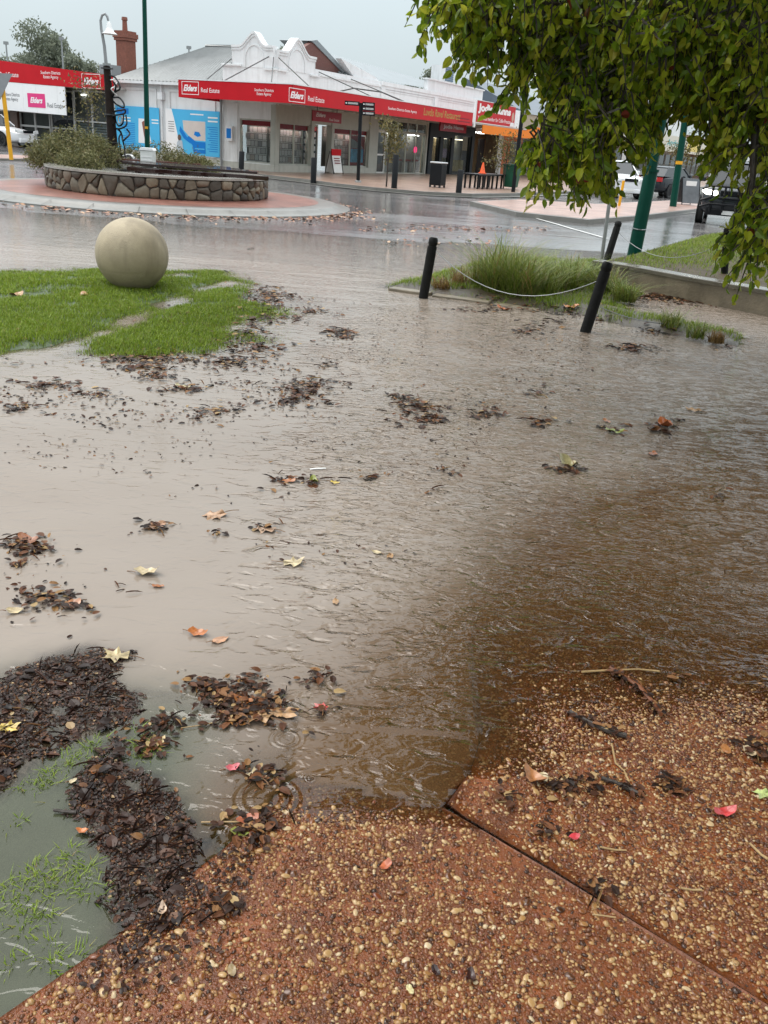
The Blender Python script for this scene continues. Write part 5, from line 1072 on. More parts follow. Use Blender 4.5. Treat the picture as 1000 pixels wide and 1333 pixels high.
# picnic table with cone
p = G(629, 245, .13); pt = thing('picnic_table', 'long low dark picnic table with bench legs on the pavement before the orange shop', 'table', p, BA)
MB().box(-1.5, 1.5, -.40, .40, .52, .58).build('top', M_black, pt)
for u in np.linspace(-1.3, 1.3, 6): MB().box(u - .04, u + .04, -.32, -.26, 0, .519).build('leg', M_black, pt); MB().box(u - .04, u + .04, .26, .32, 0, .519).build('leg', M_black, pt)
cn = thing('traffic_cone', 'orange traffic cone standing on the dark picnic table', 'cone', p + Vector((-.1, 0, .58))); MB().box(-.16, .16, -.16, .16, 0, .03).build('base', M_cone, cn); MB().lathe([(.12, .03), (.03, .42), (.028, .44)], 14).build('body', M_cone, cn, True)
p = G(664, 246, .13); wb = thing('wheelie_bin', 'green wheelie bin beside the orange shop wall half hidden by leaves', 'bin', p, BA); MB().add([(-.24, -.26, .08), (.24, -.26, .08), (.24, .26, .08), (-.24, .26, .08), (-.29, -.33, .95), (.29, -.33, .95), (.29, .33, .95), (-.29, .33, .95)], [(0, 3, 2, 1), (4, 5, 6, 7), (0, 1, 5, 4), (1, 2, 6, 5), (2, 3, 7, 6), (3, 0, 4, 7)]).build('body', M_bin_green, wb, bevel=.02); MB().box(-.31, .31, -.36, .36, .951, 1.02).build('lid', M_bin_green, wb)
p = G(668, 250, .13); t = thing('street_post', 'tall black post at the kerb beside the leaves and the orange shop', 'post', p); MB().tube([(0, 0, 0), (0, 0, 3.6)], .08, 8).build('pole', M_black, t)
# yellow pole with the back of a give way sign
p = G(15, 208, .13); yp = thing('give_way_sign', 'leaning yellow pole carrying a grey triangular sign seen from behind', 'sign', p); q1 = atY(2, 100, p.y) - p
MB().tube([(0, 0, 0), q1], .075, 10).build('pole', M_yellow, yp, True); c_ = [atY(x, y, p.y - .12) - p for x, y in [(-24, 94), (16, 96), (0, 130)]]; MB().ext(c_, (0, .03, 0)).build('sign_plate', M_signback, yp)
# poles on the right
p = G(823, 343, 0.0); p.z = .2; t = thing('green_pole', 'thick dark green steel pole at the retaining wall rising into the tree', 'pole', p); q1 = atY(848, 222, p.y) - p; MB().tube([(0, 0, -.2), q1, q1 + q1.normalized() * .001], [.118, .112, .10], 16).build('pole', M_green, t, True); MB().tube([q1 * .985, q1 * 1.02], [.13, .13], 16).build('collar', M_green, t, True); MB().tube([q1, q1 * 2.6], [.085, .07], 12).build('upper_pole', M_green, t, True)
MB().tube([q1 * .30 + Vector((  .125 * math.cos(a), .125 * math.sin(a), .02 * math.sin(a))) for a in np.linspace(0, 6.28, 14)], .008, 4).build('wire_tie', M_steel, t)
p = G(783, 340, 0.0); q1 = atY(795, 252, p.y) - p; t = thing('sign_post', 'thin bare grey sign post standing left of the thick green pole', 'sign', p); MB().tube([(0, 0, -.1), q1], .032, 8).build('pole', M_steel, t)
p = G(876, 269, .13); q1 = atY(897, 120, p.y) - p; t = thing('green_pole', 'tall dark green light pole on the traffic island near the a-frame board', 'light pole', p); MB().tube([(0, 0, 0), q1, q1 * 1.5], [.13, .12, .09], 12).build('pole', M_green, t, True); MB().lathe([(.132, 0), (.132, .12), (.12, .12), (.12, 0)], 12, q1 * .38, close=True).build('yellow_band', M_yellow, t)
p = G(806, 268, .13); t = thing('yellow_post', 'short yellow marker post on the traffic island below the leaves', 'post', p); MB().tube([(0, 0, 0), (.02, 0, .85)], .05, 8).build('post', M_yellow, t)
p = BW(27, -3.2, 0); t = thing('banner_sign', 'tall white and blue banner sign glimpsed through the leaves above the shops', 'sign', p); MB().tube([(0, 0, 0), (0, 0, 8)], .07, 8).build('pole', M_steel, t)
a, c = atY(700, 72, p.y) - p, atY(713, 104, p.y) - p; MB().box(a.x, c.x, -.05, .05, c.z, a.z).build('white_panel', M_letter, t); a, c = atY(671, 70, p.y) - p, atY(677, 102, p.y) - p; MB().box(a.x, c.x, -.05, .05, c.z, a.z).build('blue_panel', M_blue, t); MB().tube([(-1.6, 0, 6.9), (.9, 0, 6.9)], .04, 6).build('crossbar', M_steel, t)

# ================================================================== VEHICLES
def car(label, cat, loc, rz, paint, L_=4.6, Wd=1.8, H=1.45, hood=.92, wh=.66, kind='sedan', lights=None, extras=''):
    t = thing('parked_car' if not lights else 'approaching_car', label, cat, loc, rz); hw = Wd / 2; g = .2 * wh / .66
    if kind == 'sedan': st = [(0, .38, .60, .62), (.08, .26, .70, .74), (.5, .2, .82, .88), (1.15, .2, hood - .02, 1), (1.5, .2, hood + .02, 1), (2.4, .2, hood + .06, 1), (3.6, .2, hood + .08, 1), (L_ - .25, .22, hood + .06, .95), (L_, .35, hood - .1, .82)]; gh = [(1.35, 1.95), (3.45, L_ - .35)]
    elif kind == 'wagon': st = [(0, .42, .8, .80), (.06, .3, hood - .06, .88), (.4, .25, hood, .95), (1.2, .25, hood + .05, 1), (1.5, .25, hood + .08, 1), (3, .25, hood + .1, 1), (L_ - .12, .28, hood + .1, .98), (L_, .4, hood, .93)]; gh = [(1.35, 1.85), (L_ - .3, L_ - .1)]
    else: st = [(0, .40, .75, .75), (.07, .28, hood - .1, .84), (.5, .22, hood - .02, .95), (1.1, .22, hood + .05, 1), (1.5, .22, hood + .1, 1), (3, .22, hood + .12, 1), (L_ - .15, .25, hood + .08, .97), (L_, .4, hood - .05, .88)]; gh = [(1.05, 1.75), (L_ - .75, L_ - .12)]
    vs = []; n = 10
    for x, zb, zs, wf in st:
        w = hw * wf; zb += g - .2; m_ = zb + (zs - zb) * .55
        vs += [(x, -w * .8, zb), (x, -w * .98, zb + .08), (x, -w, m_), (x, -w * .96, zs - .05), (x, -w * .86, zs), (x, w * .86, zs), (x, w * .96, zs - .05), (x, w, m_), (x, w * .98, zb + .08), (x, w * .8, zb)]
    fs = [(i * n + k, i * n + (k + 1) % n, (i + 1) * n + (k + 1) % n, (i + 1) * n + k) for i in range(len(st) - 1) for k in range(n)] + [tuple(range(n))[::-1], tuple(range((len(st) - 1) * n, len(st) * n))]
    o = MB().add(vs, fs).build('body', paint, t, True); sm = o.modifiers.new('round', 'SUBSURF'); sm.levels = 1; sm.render_levels = 1
    z0 = hood + .02; (f0, f1), (r1, r0) = gh; wb_, wt = hw * .90, hw * .72
    gv = [(f0, -wb_, z0), (f0, wb_, z0), (r0, wb_, z0 + .05), (r0, -wb_, z0 + .05), (f1, -wt, H - .05), (f1, wt, H - .05), (r1, wt, H - .05), (r1, -wt, H - .05)]
    MB().add(gv, [(0, 1, 5, 4), (1, 2, 6, 5), (2, 3, 7, 6), (3, 0, 4, 7), (4, 5, 6, 7)]).build('window_glass', M_carglass, t)
    rf = MB(); rf.add([(f1 - .06, -wt * 1.02, H - .06), (f1 - .06, wt * 1.02, H - .06), (r1 + .06, wt * 1.02, H - .06), (r1 + .06, -wt * 1.02, H - .06), (f1 + .15, -wt * .85, H), (f1 + .15, wt * .85, H), (r1 - .15, wt * .85, H), (r1 - .15, -wt * .85, H)], [(0, 1, 5, 4), (1, 2, 6, 5), (2, 3, 7, 6), (3, 0, 4, 7), (4, 5, 6, 7), (0, 3, 2, 1)]); rf.build('roof', paint, t, True)
    mid = (f1 + r1) / 2
    for s in (-1, 1):
        pl_ = MB()
        for a, c in ((gv[0], gv[4]), (gv[3], gv[7]), ((mid + .1, -wb_, z0), (mid, -wt, H - .05))): pl_.tube([(a[0], -s * a[1] * 1.01, a[2]), (c[0], -s * c[1] * 1.01, c[2])], .035, 5)
        pl_.build('pillars', paint, t); MB().box(.0, .22, -.09, .09, 0, .14).build('mirror', paint, t, loc=(f0 + .35, s * (hw + .06), z0 + .06), bevel=.03)
        for x in (L_ * .19, L_ * .79):
            w_ = MB(); w_.lathe([(wh / 2 - .11, -.1), (wh / 2 - .02, -.11), (wh / 2, -.07), (wh / 2, .07), (wh / 2 - .02, .11), (wh / 2 - .11, .1)], 22, close=True); w_ = w_.build('wheel', M_rubber, t, True); w_.rotation_euler = (rad(90), 0, 0); w_.location = (x, s * (hw - .09), wh / 2)
            rm = MB(); rm.lathe([(.001, .085), (.06, .095), (.07, .07), (wh / 2 - .13, .085), (wh / 2 - .105, .1), (wh / 2 - .105, -.1), (.001, -.1)], 20); rm.build('rim', M_rim, w_, True).rotation_euler = (0, rad(180) if s > 0 else 0, 0)
            sp_ = MB()
            for k in range(6):
                a = k * math.pi / 3; sp_.ext([(math.cos(a) * .08 - math.sin(a) * .03, math.sin(a) * .08 + math.cos(a) * .03, -s * .098), (math.cos(a + .5) * .16, math.sin(a + .5) * .16, -s * .098), (math.cos(a + .35) * (wh / 2 - .13), math.sin(a + .35) * (wh / 2 - .13), -s * .098), (math.cos(a - .1) * (wh / 2 - .13), math.sin(a - .1) * (wh / 2 - .13), -s * .098)], (0, 0, -s * .004))
            sp_.build('spoke_gaps', M_rubber, w_)
            ac_ = MB(); ac_.lathe([(.01, -.01), (wh / 2 + .055, -.01), (wh / 2 + .055, .006), (.01, .006)], 22); ac_ = ac_.build('wheel_arch', M_black, t); ac_.rotation_euler = (rad(90), 0, 0); ac_.location = (x, s * (hw - .005), wh / 2 + .01)
        hd = MB().ext([(.02, s * hw * .42, hood - .27), (.02, s * hw * .80, hood - .24), (.16, s * hw * .93, hood - .18), (.10, s * hw * .90, hood - .10), (.03, s * hw * .45, hood - .14)], (-.04, 0, .0)).build('headlight', M_headlit if lights and (s in lights) else M_headoff, t)
        MB().box(L_ - .1, L_ + .012, s * hw * .55, s * hw * .86, hood - .18, hood + .02).build('tail_light', M_tail, t)
    MB().box(-.015, .05, -hw * .36, hw * .36, hood - .25, hood - .12).build('grille', M_black, t); MB().box(-.03, .1, -hw * .72, hw * .72, .26 + g - .2, .44 + g - .2).build('bumper', M_black if lights else paint, t, bevel=.03); MB().box(-.045, -.031, -.19, .19, .34, .45).build('number_plate', M_paper, t)
    if 'bull' in extras:
        bl = MB()
        for y in (-.55, -.2, .2, .55): bl.tube([(-.12, y, .4), (-.16, y, hood)], .035, 6)
        for z in (.62, .8, hood): bl.tube([(-.06, -.85, z - .1), (-.15, -.6, z), (-.15, .6, z), (-.06, .85, z - .1)], .035, 6)
        bl.build('bull_bar', M_black, t, True)
    if 'rack' in extras:
        rk = MB()
        for y in (-.55, 0, .55): rk.tube([(f1 + .1, y, H + .09), (r1 - .1, y, H + .09)], .025, 5)
        for x in (f1 + .1, mid, r1 - .1): rk.tube([(x, -.6, H + .09), (x, .6, H + .09)], .025, 5); rk.tube([(x, -.6, H - .02), (x, -.6, H + .09)], .02, 5); rk.tube([(x, .6, H - .02), (x, .6, H + .09)], .02, 5)
        rk.build('roof_rack', M_dsteel, t)
    return t
p = G(39, 194, .22); ang = math.atan2(-math.cos(rad(56)), math.sin(rad(56)))
fw = Vector((math.cos(rad(-14)), math.sin(rad(-14)), 0)); car('white sedan parked in front of the blue windowed office, only its front in view', 'car', p, math.atan2(-fw.y, -fw.x), M_carwhite, 4.8, 1.82, 1.45, .92)
hd = math.atan2(dU.y, dU.x)
fr4 = G(918, 293, 0.0); car('dark four wheel drive with bull bar and lit headlights driving towards the roundabout', 'car', (fr4.x + .55, fr4.y - .2, .0), hd + rad(7), M_cardark, 4.7, 1.86, 1.86, 1.12, .80, 'wagon', (1, -1), 'bull')
p = BW(11.0, -14.6, .0); car('white hatchback parked nose out, showing just left of the thick green pole', 'car', BW(9.2, -13.3), hd + rad(40), M_carwhite, 4.2, 1.78, 1.62, 1.0, .66, 'hatch')
car('dark blue hatchback between the thick green pole and the tall green light pole', 'car', BW(17.8, -14.0), hd + rad(165), M_cardark, 4.1, 1.75, 1.5, .95, .64, 'hatch')
car('old cream four wheel drive wagon with a roof rack up the street', 'car', BW(41, -15.0), hd + rad(28), M_carcream, 4.7, 1.8, 1.95, 1.12, .78, 'wagon', None, 'rack')
car('silver wagon following behind the dark four wheel drive at the right edge', 'car', BW(13, -22.9), hd, M_carsilver, 4.7, 1.82, 1.6, 1.0, .68, 'wagon')
car('white van like wagon far behind at the right edge under the leaves', 'car', BW(27, -24.2), hd, M_carwhite, 4.8, 1.85, 1.95, 1.1, .7, 'wagon')

# ================================================================== THE OVERHANGING TREE
tr = thing('overhanging_tree', 'leafy green tree with drooping wet branches overhanging the right side', 'tree', (5.7, 6.2, 0))
TO = np.array([5.7, 6.2, 0.0])
LOBES = [(815, 55, 115, 75, 6.6, .9, 170), (700, 0, 85, 30, 6.2, .5, 60), (592, -8, 42, 20, 6.0, .3, 34), (632, 34, 14, 34, 6.0, .22, 24), (664, 44, 12, 26, 6.1, .2, 13), (688, 78, 13, 30, 6.2, .25, 18), (612, 12, 10, 14, 6.0, .2, 8), (742, 48, 36, 46, 6.4, .4, 46),
         (757, 175, 46, 38, 6.2, .5, 96), (712, 192, 22, 24, 6.0, .3, 28), (745, 118, 28, 30, 6.3, .4, 36), (800, 150, 28, 30, 6.4, .5, 40), (772, 216, 24, 10, 6.4, .3, 13),
         (978, 75, 66, 72, 6.4, .8, 145), (868, 78, 50, 28, 6.7, .6, 60), (848, 150, 9, 14, 6.8, .2, 9), (948, 150, 12, 20, 6.3, .3, 16), (988, 175, 30, 38, 6.2, .5, 46), (993, 280, 22, 40, 5.7, .4, 52), (925, 20, 90, 50, 6.8, .6, 66),
         (820, -150, 260, 130, 7.0, 1.3, 230), (1090, 100, 110, 220, 6.0, 1.0, 110), (600, -120, 90, 70, 6.3, .6, 36)]
pts, ax_a, sz = [], [], []; twg = []; centers = []
def leafy(center, rad3, n, leaves=8, size=.098, ln=.20):
    S = in_ell(n, center, rad3, .35)
    for s in S:
        o = (s - np.array(center)) / np.array(rad3); d = np.array([o[0] * .25, o[1] * .25, -.55]) + rng.normal(0, .35, 3); d /= np.linalg.norm(d); l = ln * rng.uniform(.6, 1.3)
        t = np.linspace(.06, 1, leaves)[:, None]; Q = s + d * l * t + np.array([0, 0, -.30 * l]) * t * t
        twg.append([s - d * l * .3, s + d * l * .5 - [0, 0, .05 * l], Q[-1]])
        pts.append(Q); a = rng.normal(0, .75, (leaves, 3)) + np.array([0, 0, -.95]) + d * .3; ax_a.append(a); sz.append(np.full(leaves, size))
for (px, py, rx, ry, Y, dp, n) in LOBES:
    c = np.array(atY(px, py - 6, Y)); k = np.linalg.norm(c - EYE) / FPX; centers.append(c); leafy(c, (rx * k, dp, ry * k), int(n * 1.5))
P = np.vstack(pts); A = np.vstack(ax_a); A /= np.linalg.norm(A, axis=1)[:, None]; Bx = np.cross(A, rng.normal(size=A.shape)); Bx /= np.linalg.norm(Bx, axis=1)[:, None]
V, F = leaf_cloud(P, .062, wr=.60, var=.45, fold=.10, axes=(A, Bx, np.cross(A, Bx)))
crown = link('crown', fast_mesh('crown', V - TO, F, [M_leaf]), tr)
tw = MB()
for q in twg: tw.tube([Vector(p) - Vector(TO) for p in q], [.0075, .005, .002], 3)
tw.build('twigs', M_bark, tr, kind='stuff')
def join_(lst):
    V = []; F = []; n = 0
    for v, f in lst: V.append(v); F.append(f + n); n += len(v)
    return np.vstack(V), np.vstack(F)
# the rest of the crown, above and behind the viewer's right shoulder
deep = []
for (px, py, rx, ry, Y, dp, n) in [(850, 20, 130, 70, 9.0, 1.0, 2600), (970, 70, 70, 80, 9.0, 1.0, 2000), (780, 70, 60, 60, 8.6, .8, 1300), (860, 95, 60, 22, 9.2, .8, 700), (820, -200, 230, 150, 9.4, 1.4, 3500)]:
    c = np.array(atY(px, py, Y)); k = np.linalg.norm(c - EYE) / FPX; deep.append(in_ell(n, c, (rx * k, dp, ry * k), .2))
deep = np.vstack(deep)
P = np.vstack([in_ell(14000, (3.9, 6.6, 6.6), (4.4, 4.4, 3.2), .4), in_ell(9000, (5.4, 1.6, 6.2), (4.4, 4.2, 2.6), .4), in_ell(4000, (1.6, 4.4, 7.2), (2.6, 2.8, 1.8), .3)])
d = P - EYE; z = d @ _F; sx = 500 + FPX * (d @ _R) / z; sy = 666.5 - FPX * (d @ _U) / z; P = P[(z < .1) | (sy < -60) | (sx > 1090) | (sx < -90)]
V, F = join_([leaf_cloud(P, .26, .7, .7, .3), leaf_cloud(deep, .085, .9, .62, .4)]); link('upper_crown', fast_mesh('upper_crown', V - TO, F, [M_leaf]), tr)
def limb(pp_, r): MB().tube([Vector(p) - Vector(TO) for p in pp_], r, 8).build('limb', M_bark, tr, True)
limb([(5.7, 6.2, -.2), (5.65, 6.25, 1.4), (5.5, 6.3, 2.8), (5.1, 6.3, 4.6), (4.6, 6.2, 6.8), (4.2, 6.1, 8.6)], [.26, .22, .20, .16, .10, .04])
up = lambda px, py, Y: tuple(atY(px, py, Y))
limb([(5.1, 6.3, 4.6), (3.6, 6.5, 4.6), up(800, -160, 6.7), up(801, -20, 6.6), up(804, 60, 6.55), up(793, 110, 6.5), up(775, 150, 6.4)], [.12, .09, .06, .045, .035, .025, .012])
limb([up(804, 40, 6.55), up(760, 30, 6.4), up(730, 42, 6.3), up(700, 58, 6.2), up(690, 80, 6.15), up(672, 95, 6.1)], [.03, .022, .016, .012, .01, .006]); limb([up(730, 42, 6.3), up(715, 60, 6.25), up(698, 85, 6.2)], [.014, .01, .005])
limb([up(790, 120, 6.5), up(780, 128, 6.4), up(776, 122, 6.35), up(785, 100, 6.3)], [.018, .014, .01, .006]); limb([(5.5, 6.3, 2.8), (4.2, 6.3, 3.0), up(960, 60, 6.4), up(930, 110, 6.4), up(925, 170, 6.3)], [.10, .07, .04, .025, .012])
limb([up(985, 40, 6.3), up(985, 140, 6.2), up(980, 230, 5.9), up(975, 290, 5.7)], [.04, .03, .02, .01]); limb([(5.5, 6.3, 2.8), up(1060, 60, 6.3), up(985, 40, 6.3), up(880, 10, 6.5), up(800, -20, 6.6)], [.09, .06, .04, .025, .015])
limb([(5.1, 6.3, 4.6), (4.8, 4.4, 5.6), (4.6, 2.6, 6.2), (5.0, 1.0, 6.6)], [.12, .09, .06, .03]); limb([(4.6, 6.2, 6.8), (3.0, 5.4, 7.0), (1.6, 4.6, 7.3)], [.09, .06, .03])
for k, c in enumerate(centers[:6]): limb([up(720 if k else 800, 10, 6.3), tuple((np.array(up(720, 0, 6.3)) + c) / 2 + [0, 0, .08]), tuple(c)], [.014, .01, .005])

# ================================================================== GRASS AND PLANTS
def blades(name, P, h, w, m, lean=.45, parent=None, segs=2, droop=.0, hv=.55, **pr):
    n = len(P); a = rng.uniform(0, 6.283, n); hh = h * rng.uniform(hv, 1.25, n); ln = rng.normal(lean, lean * .55, n); dx, dy = np.cos(a), np.sin(a); px_, py_ = -dy, dx; ws = w * rng.uniform(.7, 1.3, n) * .5; rows = []
    for k in range(segs + 1):
        t = k / segs; out = ln * hh * t ** 1.6; zz = hh * (t - droop * t ** 3); c = np.c_[P[:, 0] + dx * out, P[:, 1] + dy * out, P[:, 2] + zz]
        if k < segs: q = ws * (1 - .6 * t); rows += [c + np.c_[px_ * q, py_ * q, 0 * q], c - np.c_[px_ * q, py_ * q, 0 * q]]
        else: rows.append(c)
    V = np.stack(rows, 1).reshape(-1, 3); b0 = (np.arange(n) * (2 * segs + 1))[:, None]; F = []
    for k in range(segs - 1): F += [b0 + [2 * k, 2 * k + 1, 2 * k + 3], b0 + [2 * k, 2 * k + 3, 2 * k + 2]]
    F.append(b0 + [2 * segs - 2, 2 * segs - 1, 2 * segs]); return link(name, fast_mesh(name, V, np.concatenate(F), [m]), parent, **pr)
M_grass = island_mat('lawn_blade', [(0, (0.09, 0.14, 0.010)), (0.4, (0.165, 0.25, 0.017)), (0.75, (0.24, 0.33, 0.028)), (0.93, (0.27, 0.33, 0.05)), (1, (0.26, 0.18, 0.07))], 0.35, 0.35, bs=1)
def scatter(poly, n, pad=.4):
    q = np.array(poly); lo = q.min(0) - pad; hi = q.max(0) + pad; x = rng.uniform(lo[0], hi[0], n); y = rng.uniform(lo[1], hi[1], n); return x, y
x, y = scatter(LAWN, 420000); z = T(x, y); hw_ = (z + .030) * 15 + .12 + 1.5 * (fbm(x, y, 8, 4, 61) - .45) + 2.4 * (fbm(x, y, 1.9, 4, 62) - .5) - .25
k = (sdpoly(x, y, LAWN) > -.5) & (rng.random(len(x)) < np.clip(hw_ + .05, 0, 1)) & (np.abs(x) < .62 * y + .5); x, y, z = x[k], y[k], z[k]
blades('lawn_grass', np.c_[x, y, z], .034, .0055, M_grass, .6, kind='stuff')
FG = [(-1.2, .75), (-.52, 1.36), (-.50, 1.75), (-.60, 2.05), (-.8, 2.25), (-1.5, 2.4), (-1.7, 1.2)]
x, y = scatter(FG, 60000, .05); z = T(x, y); cl_ = fbm(x, y, 9, 4, 64) + .12 * sst(.25, .0, np.hypot(x + .55, y - 1.55)); k = (sdpoly(x, y, FG) > 0) & (cl_ > .50) & (sdpoly(x, y, SLAB_A) < -.02) & (sdpoly(x, y, MULCH_B) < .0) & (sdpoly(x, y, MULCH_A) < .0); x, y, z = x[k], y[k], z[k]
blades('flooded_grass', np.c_[x, y, np.maximum(z, -.016)], .030, .0038, M_grass, .9, segs=3, droop=.25, kind='stuff')
xs_, ys_ = scatter(LAWNR, 260000, 0); s_ = sdpoly(xs_, ys_, LAWNR); e_ = dline(xs_, ys_, [LAWNR[i][:2] for i in range(len(LAWNR) - 6, len(LAWNR))])
k = (s_ > .05) & (rng.random(len(xs_)) < np.clip(1.15 - e_ / 1.9 + .9 * (fbm(xs_, ys_, 1.2, 4, 66) - .5), .04, 1)) & (xs_ < .5 * ys_ + .6); blades('raised_lawn_grass', np.c_[xs_[k], ys_[k], np.full(k.sum(), ZW - .036)], .05, .008, M_grass, .6, kind='stuff')
x, y = scatter(BED, 60000, .05); z = T(x, y); k = (z > -.01) & (sdpoly(x, y, BED) > -.15) & (rng.random(len(x)) < np.clip(2.6 * (fbm(x, y, 2.2, 3, 68) - .30), 0, 1)); blades('garden_grass', np.c_[x[k], y[k], z[k]], .06, .007, M_grass, .8, kind='stuff')
M_strap = island_mat('strappy_leaf', [(0, (0.07, 0.105, 0.016)), (0.45, (0.155, 0.21, 0.03)), (0.8, (0.25, 0.28, 0.055)), (0.93, (0.24, 0.19, 0.08)), (1, (0.28, 0.17, 0.07))], .4, .3, bs=4)
M_strapd = island_mat('dry_strappy_leaf', [(0, (0.10, 0.06, 0.02)), (0.5, (0.26, 0.15, 0.05)), (1, (0.36, 0.26, 0.11))], .5, .3, bs=4)
tuss = [(648, 382, .34, .80, 'tallest strappy grass tussock, front left of the garden clump'), (676, 388, .32, .70, 'strappy grass tussock above the lowest sag of the grey cable'), (630, 375, .30, .62, 'leftmost strappy grass tussock of the garden clump'), (705, 384, .34, .52, 'strappy grass tussock at the front centre of the garden clump'), (735, 378, .34, .50, 'strappy grass tussock just left of the leaning bollard'), (762, 372, .32, .46, 'strappy grass tussock directly behind the leaning bollard'), (790, 382, .30, .44, 'strappy grass tussock just right of the leaning bollard'), (690, 366, .34, .55, 'strappy grass tussock at the back centre of the garden clump'), (660, 362, .3, .6, 'strappy grass tussock at the back left of the garden clump'), (812, 392, .26, .34, 'smallest strappy grass tussock, against the retaining wall')]
for (px, py, r, h, dry) in tuss:
    p = G(px, py, .03); t = thing('strappy_grass', dry, 'grass plant', p, 0, 'strappy grass tussocks in the garden bed'); n = 360; a = rng.uniform(0, 6.28, n); q = r * .55 * np.sqrt(rng.random(n)); blades('leaves', np.c_[q * np.cos(a), q * np.sin(a), np.zeros(n)], h * rng.uniform(.85, 1.15), .0085, M_strap, .8, t, 5, .30, .25)
for lab, (px, py, r, h) in {'brown drying grass tussock behind the left bollard': (598, 372, .3, .30), 'small green and brown grass tuft at the outer tip of the garden edge': (905, 440, .2, .20), 'low orange brown grass tuft at the end of the garden edge': (932, 446, .15, .14), 'wispy grass tuft growing beside the flooded strip of garden': (872, 428, .2, .26), 'low brown grass tuft just right of the left bollard': (575, 378, .22, .2)}.items():
    p = G(px, py, .02); t = thing('grass_tuft', lab, 'grass plant', p); n = 130; a = rng.uniform(0, 6.28, n); q = r * .5 * np.sqrt(rng.random(n)); blades('leaves', np.c_[q * np.cos(a), q * np.sin(a), np.zeros(n)], h, .009, M_strapd if 'brown' in lab and 'green' not in lab else M_strap, .8, t, 4, .25)
# concrete edging piece by the left bollard
ek = thing('edging_kerb', 'short broken concrete edging beside the left bollard at the tip of the garden bed', 'kerb', (0, 0, 0)); ep = [G(503, 378), G(560, 386), G(640, 396), G(700, 405)]
for i, (a, c) in enumerate(zip(ep[:-1], ep[1:])):
    d_ = (c - a).normalized(); nn = Vector((-d_.y, d_.x, 0)); a2 = a + d_ * .02; c2 = c - d_ * .03; MB().ext([a2 + Vector((0, 0, -.1)), c2 + Vector((0, 0, -.1)), c2 + nn * .16 + Vector((0, 0, -.1)), a2 + nn * .16 + Vector((0, 0, -.1))], (0, 0, .135 - .012 * i)).build('kerb_block', M_concd, ek, bevel=.012)

# ================================================================== LITTER
M_bits = island_mat('wet_leaf_litter', [(0, (0.014, 0.008, 0.006)), (0.4, (0.036, 0.018, 0.012)), (0.62, (0.075, 0.030, 0.016)), (0.82, (0.15, 0.06, 0.025)), (0.94, (0.24, 0.13, 0.05)), (1, (0.36, 0.25, 0.12))], 0.4, bs=40, spec=0.12)
M_mulch = island_mat('wet_mulch', [(0, (0.012, 0.007, 0.006)), (0.5, (0.034, 0.017, 0.012)), (0.8, (0.058, 0.026, 0.017)), (0.93, (0.11, 0.045, 0.02)), (0.98, (0.20, 0.10, 0.04)), (1, (0.36, 0.26, 0.14))], 0.35, bs=60, spec=0.22)
def flat_axes(n, tilt):
    th = rng.uniform(0, 6.283, n); a = np.c_[np.cos(th), np.sin(th), rng.normal(0, tilt, n)]; a /= np.linalg.norm(a, axis=1)[:, None]; c = np.c_[rng.normal(0, tilt, n), rng.normal(0, tilt, n), np.ones(n)]; b_ = np.cross(c, a); b_ /= np.linalg.norm(b_, axis=1)[:, None]; return a, b_, np.cross(a, b_)
def bits(P, size, wr, tilt, var=.5): return leaf_cloud(P, size, wr=wr, var=var, fold=.07, axes=flat_axes(len(P), tilt))
def join(lst):
    V = []; F = []; n = 0
    for v, f in lst: V.append(v); F.append(f + n); n += len(v)
    return np.vstack(V), np.vstack(F)
L_ = []
for Pm, n in ((MULCH_A, 38000), (MULCH_B, 38000)):
    x, y = scatter(Pm, n, .08); m_ = sdpoly(x, y, Pm) + .12 * (fbm(x, y, 8, 3, 20) - .5); k = (m_ > .05 * (fbm(x, y, 30, 2, 23) - .3)) & (rng.random(len(x)) < np.clip(.25 + m_ * 14, 0, 1)) & (fbm(x, y, 11, 3, 24) > .33) & (np.abs(x) < .6 * y + .1); x, y = x[k], y[k]; z = np.maximum(ground_top(x, y), 0) + rng.uniform(0, .005, len(x)); P = np.c_[x, y, z]; h_ = len(P)
    L_ += [bits(P[:int(h_ * .75)], .0055, .8, .3, .7), bits(P[int(h_ * .75):int(h_ * .955)], .010, .6, .15, .9), bits(P[int(h_ * .95):int(h_ * .98)], .05, .06, .2, .6), bits(P[int(h_ * .98):], .026, .7, .2, .7)]
x, y = scatter(MULCH_B, 2500, .12); k = (sdpoly(x, y, SLAB_A) > .01) & (sdpoly(x, y, MULCH_B) > -.11) & (sdpoly(x, y, MULCH_B) < .02); x, y = x[k], y[k]; L_.append(bits(np.c_[x, y, np.maximum(zA(x, y), 0) + .006], .012, .6, .4, .6))
V, F = join(L_); link('mulch', fast_mesh('mulch', V, F, [M_mulch]), kind='stuff')
